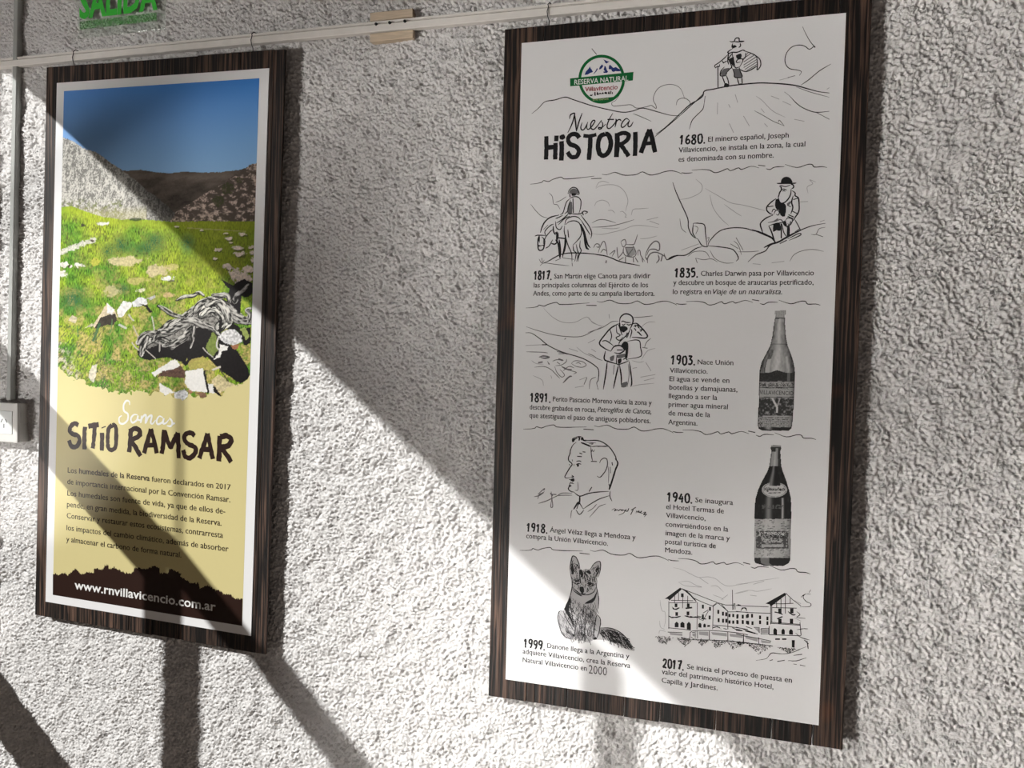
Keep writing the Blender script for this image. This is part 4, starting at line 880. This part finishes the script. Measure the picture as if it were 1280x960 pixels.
# --- the valley photograph on the left sheet
L1, L2, L5, L6 = crop(65, 90, 4.741), crop(65, 260, 4.741), crop(160, 340, 5.648), crop(65, 360, 6.4)
def paint_valley(px, py):
    p = Paint(px, py, (.1, .3, .6)); X, Y = p.loc(L1); put = p.put
    # sky
    hz = np.clip((Y - 60) / 520, 0, 1)[:, None]; hx = np.clip((X - 50) / 1150, 0, 1)[:, None]
    put(np.ones(len(X)), np.array([.055, .22, .60]) * (1 - hz) + np.array([.24, .44, .70]) * hz)
    put((1 - hx[:, 0]) * .12, (.30, .45, .85))
    n1 = fbm(X, Y, 60, 1); n2 = fbm(X, Y, 18, 2); n3 = fbm(X, Y, 7, 3, 2); n4 = fbm(X * .6, Y, 5, 4, 2)
    # far hills
    ridge = np.interp(X, [400, 440, 530, 600, 700, 790, 900, 1000, 1110, 1220], [585, 585, 580, 592, 600, 590, 597, 593, 580, 560]) + (n3 - .5) * 6
    far = (Y > ridge); g = .085 + .09 * (fbm(X + Y * 1.2, Y * 2.0, 70, 15) - .5) + .03 * (n3 - .5)
    g = g - .035 * np.clip((Y - 640) / 200, 0, 1) + .03 * np.exp(-((Y - ridge - 25) / 20) ** 2)
    put(far, np.stack([g * 1.08, g * .88, g * .72], -1))
    # left scree slope
    lr = np.interp(X, [40, 80, 130, 190, 250, 310, 360, 410, 440, 520, 560, 620, 680, 720], [380, 392, 412, 455, 470, 510, 546, 578, 600, 660, 700, 740, 790, 830]) + (n3 - .5) * 10
    ls = (Y > lr) & (X < 760)
    grain = np.clip((fbm(X * 1.1, Y * .7, 5, 6, 2) - .5) * 2.8 + (fbm(X * 1.2 + Y * .2, Y * .35, 16, 7) - .5) * 2.0 + .5, 0, 1)
    sh = np.clip((X * .80 + 130 - (Y - 380) * .62 - 250) / 150, 0, 1)           # shade beyond the sun edge, put into the scree colour
    lt = .20 + .44 * grain; dk = .045 + .06 * grain
    g = lt * (1 - sh) + dk * sh
    put(ls, np.stack([g, g * .97, g * .88], -1))
    # right slope of boulders
    rr = np.interp(X, [700, 720, 730, 780, 830, 900, 980, 1040, 1100, 1140, 1180, 1230], [880, 860, 832, 800, 770, 722, 682, 640, 600, 570, 548, 536]) + (n3 - .5) * 14
    rs = Y > rr
    rs &= X > 700
    bl = np.clip((fbm(X * .8 + Y * .4, Y * 1.3 - X * .3, 20, 25, 2) - .44) * 4, 0, 1) * np.clip((n3 - .25) * 2.4, 0, 1); g = .07 + .42 * bl
    put(rs, np.stack([g * 1.05, g * .82, g * .68], -1))
    put(ls * np.clip((fbm(X, Y, 13, 27) - .52) * 8, 0, 1) * np.clip((Y - 735) / 50, 0, 1) * (X < 420), (.16, .19, .05), .8)
    put(ls * (np.clip((Y - 790) / 50, 0, 1) * (X < 560)), (.52, .48, .24), .45)
    for bx, by, r in ((1040, 690, 38), (985, 765, 36), (1110, 640, 20)):
        put((rs & (np.hypot((X - bx), (Y - by) * 1.1) < r * (.7 + .6 * n2))) * np.clip((n3 - .3) * 6, 0, 1), (.045, .05, .02), .9)
    # meadow
    X2, Y2 = p.loc(L2)
    top = np.interp(X2, [40, 120, 200, 300, 420, 520, 640, 700, 900, 1220], [-5, -12, 20, 52, 70, 66, 75, 82, 78, 80]) + (n3 - .5) * 8
    md = Y2 > top
    blade = fbm(X2 * 2.6, Y2 * .7, 9, 35, 2); pat = fbm(X2, Y2, 120, 36); fine = fbm(X2, Y2, 9, 37, 2)
    near = np.clip((Y2 - 250) / 600, 0, 1)
    k = np.clip(.12 + 1.9 * (blade - .12), .1, 1.7)[:, None]; pat = np.clip((pat - .3) * 2, 0, 1); gr = np.array([.10, .27, .022]) * (1 - pat[:, None]) + np.array([.38, .48, .035]) * pat[:, None]
    dry = np.clip((fbm(X2, Y2, 55, 38) - .44) * 5, 0, 1) * (.15 + .75 * near) * np.clip(fine * 1.8, 0, 1)
    gr = gr * k; gr = gr * (1 - dry[:, None]) + (np.array([.46, .36, .13]) * np.clip(.2 + 1.5 * fine, 0, 2)[:, None]) * dry[:, None]
    yel = np.exp(-((Y2 - top - 22) / 30) ** 2); gr = gr * (1 - .5 * yel[:, None]) + np.array([.42, .50, .03]) * .5 * yel[:, None]
    put(md, gr)
    rd = md * np.clip((560 - Y2) / 260, 0, 1); w = np.clip((X2 - 600) / 260, 0, 1) * rd
    put(w * .75, np.stack([.10 + .14 * blade, .13 + .15 * blade, .010 + 0 * fine], -1))
    for cx_, cy_, rx_, ry_ in ((410, 215, 75, 80), (610, 195, 80, 60), (330, 250, 60, 60), (800, 210, 55, 70), (130, 540, 130, 90), (560, 240, 120, 50), (420, 480, 60, 40)):
        put(md * np.clip(1.1 - np.hypot((X2 - cx_) / rx_, (Y2 - cy_) / ry_), 0, 1) * (.4 + .8 * (blade > .5)), (.03, .12, .05), .85)
    def spot(cx_, cy_, rx_, ry_, c, seed=50, T=None, a=1.0, soft=5):
        XX, YY = p.loc(T) if T else (X2, Y2)
        d = np.hypot((XX - cx_) / rx_, (YY - cy_) / ry_) + (fbm(XX, YY, max(rx_, ry_) * .55, seed) - .5) * 1.5 + (n3 - .5) * .5
        m_ = np.clip((1 - d) * soft, 0, 1); g_ = (.6 + .8 * fbm(XX, YY, 8, seed + 3, 2))[:, None]
        put(m_, np.array(c)[None, :] * g_, a)
    spot(440, 312, 105, 28, (.62, .52, .30), 51, a=.85); spot(620, 372, 72, 38, (.60, .50, .30), 52, a=.85); spot(700, 350, 50, 18, (.55, .45, .2), 53, a=.6)
    spot(500, 430, 80, 22, (.55, .45, .18), 54, a=.6); spot(255, 320, 30, 22, (.55, .50, .08), 55, a=.7); spot(690, 418, 38, 15, (.75, .74, .70), 56); spot(705, 433, 30, 6, (.08, .07, .04), 56, a=.8)
    spot(350, 490, 50, 30, (.6, .5, .3), 57, a=.6); spot(530, 488, 30, 12, (.7, .65, .5), 58, a=.8); spot(690, 515, 35, 14, (.55, .38, .2), 59, a=.8)
    for k_ in range(9): spot(50 + k_ * 24, 262 - k_ * 9, 22, 14, (.62, .60, .52), 60 + k_, a=.85)
    for q_ in ((75, 335, 32, 16), (160, 338, 30, 14), (60, 390, 26, 24), (300, 92, 36, 12), (110, 345, 14, 9)): spot(*q_, (.70, .68, .60), 70 + q_[0] % 9)
    spot(500, 68, 50, 10, (.03, .05, .02), 80, a=.8); spot(182, 102, 14, 9, (.05, .05, .03), 81); spot(240, 195, 16, 8, (.08, .06, .04), 82); spot(100, 345, 10, 9, (.04, .03, .02), 83)
    put(md & (abs(Y2 - (118 - (X2 - 800) * -.06) ) < 3) & (X2 > 800) & (X2 < 1150), (.40, .34, .16), .5)
    for q_ in ((985, 248, 20, 11), (1132, 156, 30, 11), (1045, 182, 24, 9), (1120, 272, 36, 15), (1040, 346, 28, 17), (1080, 385, 38, 26), (1100, 238, 40, 12), (1165, 365, 34, 22), (1135, 418, 62, 34), (1180, 232, 20, 10), (890, 132, 16, 5), (738, 110, 12, 5), (1190, 310, 14, 14), (1030, 150, 14, 6), (965, 300, 14, 6), (1185, 265, 16, 12), (1060, 205, 12, 6)):
        spot(q_[0] + 6, q_[1] + 8, q_[2], q_[3], (.04, .035, .015), 90 + q_[0] % 11, a=.7); spot(*q_, (.66, .56, .48), 90 + q_[0] % 11)
    # foreground left: stones among dry tufts
    X6, Y6 = p.loc(L6)
    st = np.clip((fbm(X6, Y6, 22, 101) - .48) * 6, 0, 1) * np.clip((150 - X6 + (Y6 - 480) * .5) / 80, 0, 1) * (Y6 > 430)
    put(st, np.stack([.50 + .2 * fine, .44 + .2 * fine, .34 + .16 * fine], -1), .85)
    put(np.clip((fbm(X6 + Y6 * .6, Y6 * .35, 9, 102, 2) - .60) * 8, 0, 1) * (Y6 > 300) * (X6 < 430), (.05, .09, .04), .8)
    put(np.clip((fbm(X6, Y6, 14, 103) - .56) * 6, 0, 1) * (Y6 > 560) * (X6 > 380) * (X6 < 900), (.50, .38, .20), .6)
    put(np.clip((fbm(X6, Y6, 10, 104) - .62) * 8, 0, 1) * (Y6 > 520), (.07, .05, .03), .7)
    def poly(T, st_, c, a=1.0, tex=.35, sm=0):
        XX, YY = p.loc(T)
        wx_ = (fbm(XX, YY, 14, 111) - .5) * 10; wy_ = (fbm(XX, YY, 14, 112) - .5) * 10
        for P_ in parse(st_):
            put(inpoly(XX + wx_, YY + wy_, catmull(np.vstack([P_, P_[:1]]), sm)[:-1] if sm else P_), np.array(c)[None, :] * (1 - tex + 2 * tex * fine)[:, None], a)
    W1, W2, BK, DB = (.74, .72, .68), (.60, .52, .40), (.012, .010, .010), (.10, .055, .035)
    poly(L6, "330 300 440 120 500 180 530 240 480 220 400 230 340 320", (.62, .52, .36)); poly(L6, "340 325 390 235 450 215 505 205 522 260 480 300 440 290 400 310", (.05, .04, .03))
    poly(L6, "440 120 500 170 480 215 440 200", W1); poly(L6, "530 232 520 180 570 100 640 120 640 150 590 190 560 235", W1); poly(L6, "640 115 700 70 760 90 762 130 700 150 650 150", (.66, .66, .66)); poly(L6, "760 82 820 58 832 75 790 98", (.45, .44, .42))
    poly(L6, "700 128 762 138 802 190 780 202 750 152", BK); poly(L6, "130 260 160 215 200 240 190 285", W2, .8); poly(L6, "260 320 320 280 350 300", W2, .8); poly(L6, "290 700 320 620 360 610 350 700 330 760 300 730", (.68, .62, .52), .85)
    for st_, w_, c_ in (("650 305 690 390 700 395", 5, (.5, .44, .36)), ("800 230 812 290 820 345", 5, (.55, .52, .46)), ("615 215 640 250 655 260", 6, (.5, .48, .42)), ("540 295 590 320", 9, (.55, .55, .5)), ("480 250 475 330 460 360", 4, (.1, .2, .08)), ("200 300 210 390", 4, (.05, .16, .06)), ("380 290 350 370 330 420", 10, (.05, .14, .06))):
        P_ = catmull(parse(st_)[0], 4); d, _, _ = segdist(X6, Y6, P_); put(d < w_, c_, .85)
    # the dead root
    X5, Y5 = p.loc(L5); near5 = (X5 > 0) & (X5 < 960)
    wx_ = (fbm(X5, Y5, 12, 121) - .5) * 14; wy_ = (fbm(X5, Y5, 12, 122) - .5) * 14
    def bp(st_, c, a=1.0, tex=.3):
        for P_ in parse(st_): put(inpoly(X5 + wx_, Y5 + wy_, P_), np.array(c)[None, :] * (1 - tex + 2 * tex * fine)[:, None], a)
    bp("65 560 80 600 150 625 260 600 330 545 400 560 420 620 380 645 400 662 560 600 600 640 660 700 760 765 800 788 858 745 852 690 800 600 760 540 700 500 640 400 500 370 380 330 300 380 120 460", BK)
    bp("640 400 660 350 700 340 760 370 800 400 865 390 865 500 820 520 780 420 700 400; 715 125 760 80 820 50 878 75 885 150 840 180 800 170 792 315 750 275 700 235 695 180; 660 50 700 70 745 100 720 125 680 85", BK)
    bp("570 440 610 420 640 500 630 560 590 600 550 540", (.20, .26, .06), .9); bp("790 400 830 390 858 460 830 480", (.30, .36, .10), .9); bp("800 190 850 210 870 260 830 260", (.34, .42, .05), .9)
    cnt = [0]
    def limb(st_, w, col=(.52, .50, .46)):
        P_ = catmull(parse(st_)[0], 5); d, t, s_ = segdist(X5, Y5, P_); cnt[0] += 1
        tot = np.sum(np.hypot(*np.diff(P_, axis=0).T)); wd = w * 1.3 * (.55 + .45 * np.sin(np.clip(t / tot, 0, 1) * 3.14)) * (.8 + .5 * fbm(t, s_ * 0, 40, 130 + cnt[0]))
        m_ = d < wd; put((d < wd + 5) & (s_ > 0), BK)
        fib = fbm(t * .22, s_ + 7 * np.sin(t * .02), 7.0, 140 + cnt[0], 2); g_ = np.clip(.34 + (fib - .45) * 3.2, .03, 1.1) * (1.05 - .6 * np.clip(s_ / (wd + 1), 0, 1))
        put(m_, np.array(col)[None, :] * g_[:, None])
    bp("100 480 180 440 300 400 400 350 470 300 520 250 600 235 690 260 720 340 640 400 560 380 460 400 400 470 330 520 230 510 140 540", (.22, .21, .19), 1, .9)
    limb("130 500 180 470 260 490 330 520 400 470 440 400", 26); limb("70 500 95 465 140 440 230 430 300 375 380 345 450 275 520 225", 24)
    limb("250 520 330 500 400 450 450 390", 17); limb("140 460 110 520 95 585", 17); limb("175 480 210 440 290 420 360 380 420 370", 18)
    limb("215 238 265 265 320 300 380 312 410 290", 11); limb("345 195 400 172 450 168 500 145 535 162", 9); limb("380 340 460 340 520 370 600 400 640 440", 17)
    limb("470 270 520 225 600 210 690 245 740 300 800 335 865 345", 30); limb("598 160 650 165 700 165 720 210", 13); limb("520 300 590 260 660 290 690 340 650 390", 40, (.66, .64, .58)); limb("560 230 640 220 700 290 720 350", 24, (.6, .58, .53))
    limb("470 385 455 460 440 530", 12); limb("735 200 760 165 800 140 850 90", 11, (.4, .38, .36)); limb("850 345 858 300 835 270 865 255", 11); limb("740 190 752 215 775 195", 8)
    for st_, w_, c_ in (("480 475 520 525 560 570 600 600", 3.5, (.5, .47, .42)), ("125 550 160 580 195 612", 3, (.55, .5, .45)), ("225 495 222 560", 4, (.4, .38, .35)), ("30 500 50 530 75 550", 4, (.5, .45, .4)), ("640 455 625 520 650 560 640 600", 5, (.6, .58, .52)), ("650 690 700 760 730 820", 4, (.07, .05, .04)), ("600 690 650 670", 7, (.6, .55, .48))):
        P_ = catmull(parse(st_)[0], 4); d, _, _ = segdist(X5, Y5, P_); put(d < w_, c_)
    bp("500 400 560 400 590 440 560 500 500 560 460 500; 230 590 330 540 420 480 440 560 400 640 300 610; 640 340 665 330 660 420 640 440", BK)
    bp("640 465 665 425 705 405 755 405 800 450 803 490 750 520 690 505", (.62, .61, .60), 1, .7); bp("725 520 792 508 770 548 740 540", (.32, .14, .07)); bp("650 512 705 525 700 550 665 560 650 600 600 622 640 570", W1)
    bp("420 655 440 620 530 595 580 640 600 680 560 690 530 680 440 690", (.42, .36, .10), .85); bp("590 760 640 720 700 770 770 800 780 815 700 830 640 860 600 830", (.60, .50, .30), .9, .5)
    bp("168 712 330 612 372 662 320 692 240 702 190 740", W1, 1, .12); bp("240 702 330 682 372 660 405 700 400 752 330 742 208 738", (.10, .055, .04), 1, .6)
    bp("408 702 526 680 566 852 440 838 402 790", (.76, .74, .70), 1, .1); bp("562 790 602 790 640 872 578 862", W1, 1, .15); bp("530 700 545 690 575 850 562 856", BK); bp("605 795 640 850 660 880 632 880 600 830", BK)
    bp("218 785 290 822 330 850 262 872 228 850", W1, 1, .15); bp("420 830 470 848 440 862", (.35, .17, .09)); bp("465 850 555 852 555 888 500 888 510 870", (.20, .11, .07)); bp("325 850 400 828 432 870 385 915 330 892", (.66, .66, .66), 1, .6)
    # torn lower edge
    bx = []
    for T_, st_ in ((L6, "0 650 45 645 100 662 130 700 200 745 260 735 300 800 380 800 430 820 520 830 600 850 700 820 780 850 850 840 900 860"), (L5, "190 835 222 850 260 872 300 850 330 892 400 916 430 862 500 888 555 888 560 856 580 862 640 875 660 885 690 822 760 802 800 787 862 745 900 740")):
        for x_, y_ in parse(st_)[0]:
            a_, b_ = T_(x_, y_); bx.append((float(a_), float(b_)))
    bx.sort(); ed = np.interp(px, [q[0] for q in bx], [q[1] for q in bx])
    keep = py < ed + (fbm(px, py, 4, 150, 2) - .5) * 9
    return p.c, keep
# print area inside the white margin
il, ir = 78.5, 326
vx0 = float(unp(77.6, 116, YP)[0]); 
def lpt(px_, py_):      # into the unrotated frame of the left sheet
    x, z = [float(q) for q in unp(px_, py_, YP)]; a = -LS[4]
    return LS[0] + (x - LS[0]) * math.cos(a) - (z - LS[1]) * math.sin(a), LS[1] + (x - LS[0]) * math.sin(a) + (z - LS[1]) * math.cos(a)
iTL, iTR, iBL, iBR = lpt(78.3, 115), lpt(325, 96.7), lpt(67.7, 743.5), lpt(302, 782.5)
ix0, ix1 = (iTL[0] + iBL[0]) / 2, (iTR[0] + iBR[0]) / 2
iz1, iz0 = (iTL[1] + iTR[1]) / 2, (iBL[1] + iBR[1]) / 2
zmid = lpt(200, 520)[1]
grid_print('valley_photograph', ix0, ix1, zmid, iz1, .00112, paint_valley, LSH, LS[4], (LS[0], LS[1]), 2, label='printed photograph of a green valley with a dead root')
def rotp(x, z):
    c, s_ = math.cos(LS[4]), math.sin(LS[4]); return LS[0] + (x - LS[0]) * c - (z - LS[1]) * s_, LS[1] + (x - LS[0]) * s_ + (z - LS[1]) * c
p = Print(); p.planepoly([rotp(ix0, iz0), rotp(ix1, iz0), rotp(ix1, zmid + .10), rotp(ix0, zmid + .10)], 1); p.build('tan_ground', I_tan, LSH, 'pale tan printed ground')
C4 = crop(60, 690, 4.923)
top_ = catmull(parse("38 135 75 140 100 132 130 140 165 108 190 125 220 140 240 125 280 130 285 102 320 110 345 100 350 82 372 85 375 105 410 98 440 115 470 128 520 130 540 95 600 108 640 92 685 100 690 130 740 130 745 108 790 118 820 135 815 155 860 178 880 195 925 190 935 225 975 208 1000 212 1030 235 1060 240 1085 265 1120 262 1150 290 1185 288")[0], 4)
top_ = np.stack([np.interp(np.linspace(0, len(top_) - 1, 420), range(len(top_)), top_[:, k]) for k in (0, 1)], 1); jg = np.random.default_rng(12); top_ = top_ + jg.normal(0, 1, top_.shape) * np.array([.35, 4.2]) + np.array([0, -2.0]); top_[:, 0] = np.clip(top_[:, 0], 38, None)
xs_, zs_ = toplane(C4, top_[:, 0], top_[:, 1])
pts = [(float(a), float(b)) for a, b in zip(xs_, zs_)]; bl, br = rotp(ix0, iz0), rotp(ix1, iz0)
pts = [(bl[0], pts[0][1])] + [q for q in pts if bl[0] < q[0] < br[0] + .004] + [(br[0] + .0003, pts[-1][1]), br, bl]
p = Print(); p.planepoly(pts, 2); p.build('brown_ground', I_brown, LSH, 'dark brown printed footer with a ragged top')
C5, C3 = crop(75, 570, 5.689), crop(70, 480, 5.3333)
def tl(t, X, Y, X1_, b=0.0, cap_=6.5):
    x_, y_ = C5(X, Y); x1_, _ = C5(X1_, Y); return (t, float(x_), float(y_), float(x1_), cap_, 0, b)
text_block('body_text', [tl("Los", 55, 118, 118, 0), tl("humedales de la Reserva", 136, 124, 637, .012), tl("fueron declarados en 2017", 652, 181, 1212, 0),
    tl("de importancia internacional por la Convención Ramsar.", 52, 199, 1210, 0), tl("Los humedales son fuente de vida, ya que de ellos de-", 52, 281, 1174, 0),
    tl("pende, en gran medida, la biodiversidad de la Reserva.", 50, 361, 1148, 0), tl("Conservar y restaurar estos ecosistemas, contrarresta", 48, 441, 1158, 0),
    tl("los impactos del cambio climático, además de absorber", 47, 527, 1197, 0), tl("y almacenar el carbono de forma natural.", 45, 609, 862, 0)], ink('dark_text_ink', (.03, .018, .012)), LSH, slope=math.tan(LS[4]), lev=3, fat=.00040)
text_block('web_address', [("www.rnvillavicencio.com.ar", 93.2, 735.9, 269.6, 9.8, 0, .018)], I_white, LSH, slope=math.tan(LS[4]), lev=3)
p = Print(); K = dict(taper=False, rough=.09, smooth=5, lev=3)
p.strokes(C3, "150 275 125 262 95 290 100 325 145 345 158 375 140 415 105 415 88 375", 6.0, **K)
p.strokes(C3, "192 285 190 360 190 436; 216 282 250 275 286 270; 258 285 254 360 246 430; 306 325 308 380 306 444", 6.3, **K)
p.strokes(C3, "316 285 318 292", 6.9, **K)
p.strokes(C3, "375 275 352 300 345 370 352 430 385 435 400 400 402 310 392 275 375 275", 5.7, **K)
p.strokes(C3, "500 300 496 370 488 455; 500 312 530 296 560 315 550 350 505 378 530 420 565 480", 6.6, **K)
p.strokes(C3, "632 300 610 380 588 462; 632 300 655 380 672 462; 605 408 665 405", 6.3, **K)
p.strokes(C3, "720 305 715 400 705 465; 722 310 745 380 765 420 785 380 812 325; 812 325 816 410 818 495", 6.4, **K)
p.strokes(C3, "925 345 900 325 865 335 855 365 880 400 925 420 930 455 900 490 865 485 848 440", 6.3, **K)
p.strokes(C3, "1010 330 985 410 955 495; 1010 330 1030 420 1046 500; 980 435 1038 438", 6.3, **K)
p.strokes(C3, "1092 345 1090 430 1085 515; 1095 352 1140 345 1168 370 1150 410 1105 425 1130 460 1168 520", 6.9, **K)
p.build('brush_title', I_brown, LSH)
p = Print(); C3b = C3
p.strokes(C3, "440 130 470 118 488 125 478 165 455 180 450 150 470 120", 0.01, lev=3)
p.v, p.f = [], []
p.strokes(C3, "492 140 490 118 470 112 452 140 455 180 480 200 478 240 450 265 425 258 422 225 440 210; 545 205 520 205 500 230 510 258 540 240 548 210 545 235 565 240 570 215; 570 210 565 260 575 225 600 205 598 262 615 222 640 210 632 255 645 265 665 240; 715 225 690 215 672 245 680 268 710 255 720 228 715 262 735 260 755 235; 755 225 775 250 768 280 740 278; 768 280 780 265 795 262", 2.5, True, .03, lev=4)
p.strokes(C3, "443 268 430 262", 1.8, lev=4)
p.build('script_title', I_white, LSH)

# ------------------------------------------------------------------ exit sign: clear acrylic plate with green letters
def acrylic():
    m = bpy.data.materials.new('clear_acrylic'); m.use_nodes = True; nt = m.node_tree; nt.nodes.remove(nt.nodes['Principled BSDF'])
    a = nt.nodes.new('ShaderNodeBsdfTransparent'); a.inputs[0].default_value = (.955, .975, .96, 1); g = nt.nodes.new('ShaderNodeBsdfGlossy'); g.inputs['Roughness'].default_value = .08
    x = nt.nodes.new('ShaderNodeMixShader'); x.inputs[0].default_value = .05
    nt.links.new(a.outputs[0], x.inputs[1]); nt.links.new(g.outputs[0], x.inputs[2]); nt.links.new(x.outputs[0], nt.nodes['Material Output'].inputs[0]); return m
M_acr = acrylic()
I_sign = ink('sign_green', (.05, .50, .05), .4)
def letter_tint():  # translucent strip standing in for green light thrown below the letters
    m = mat('green_letter_tint', (.10, .42, .09), .4); nt = m.node_tree; b = nt.nodes['Principled BSDF']
    n = nt.nodes.new('ShaderNodeTexNoise'); n.inputs['Scale'].default_value = 260; tc = nt.nodes.new('ShaderNodeTexCoord'); nt.links.new(tc.outputs['Object'], n.inputs['Vector'])
    cr = nt.nodes.new('ShaderNodeValToRGB'); cr.color_ramp.elements[0].position = .35; cr.color_ramp.elements[1].position = .65
    cr.color_ramp.elements[0].color = (.05, .05, .05, 1); cr.color_ramp.elements[1].color = (.55, .55, .55, 1)
    nt.links.new(n.outputs['Fac'], cr.inputs[0]); nt.links.new(cr.outputs[0], b.inputs['Alpha']); return m
YS = -.0115
sx0, sz0 = [float(q) for q in unp(97, 47, YS)]; sx1, sz1 = [float(q) for q in unp(206, 37, YS)]
szb = (sz0 + sz1) / 2
sg = empty('exit_sign', ((sx0 + sx1) / 2, -.01, szb), 'clear acrylic exit plate with green SALIDA letters at the top edge of the view', 'exit sign')
m = MB(); m.box(sx0, sx1, YS, YS + .0025, szb, szb + .155, .0004); m.build('acrylic_plate', M_acr, sg)
def green_text(t, x0, y0, x1, hpx, m_, b, nm, dy):
    global YP
    keep = YP; YP = YS - dy; LV_ = text_block(nm, [(t, x0, y0, x1, hpx, 0, b)], m_, sg, lev=0); YP = keep
    return LV_
green_text("SALIDA", 99, 22.5, 197, 34, I_sign, .035, 'sign_lettering', .0006)
fx0, fz0 = [float(q) for q in unp(100, 31, YS)]; fx1, fz1 = [float(q) for q in unp(196, 22, YS)]
m = MB(); m.box(fx0, fx1, YS - .0006, YS - .0002, (fz0 + fz1) / 2 - .008, (fz0 + fz1) / 2 + .008); m.build('green_letter_tint', letter_tint(), sg)
for px_ in (101, 201):
    xx = float(unp(px_, 42, YS)[0]); m = MB(); m.cyl((xx, szb + .145), .003, YS - .002, -.002, 12); m.build('standoff', M_box, sg)
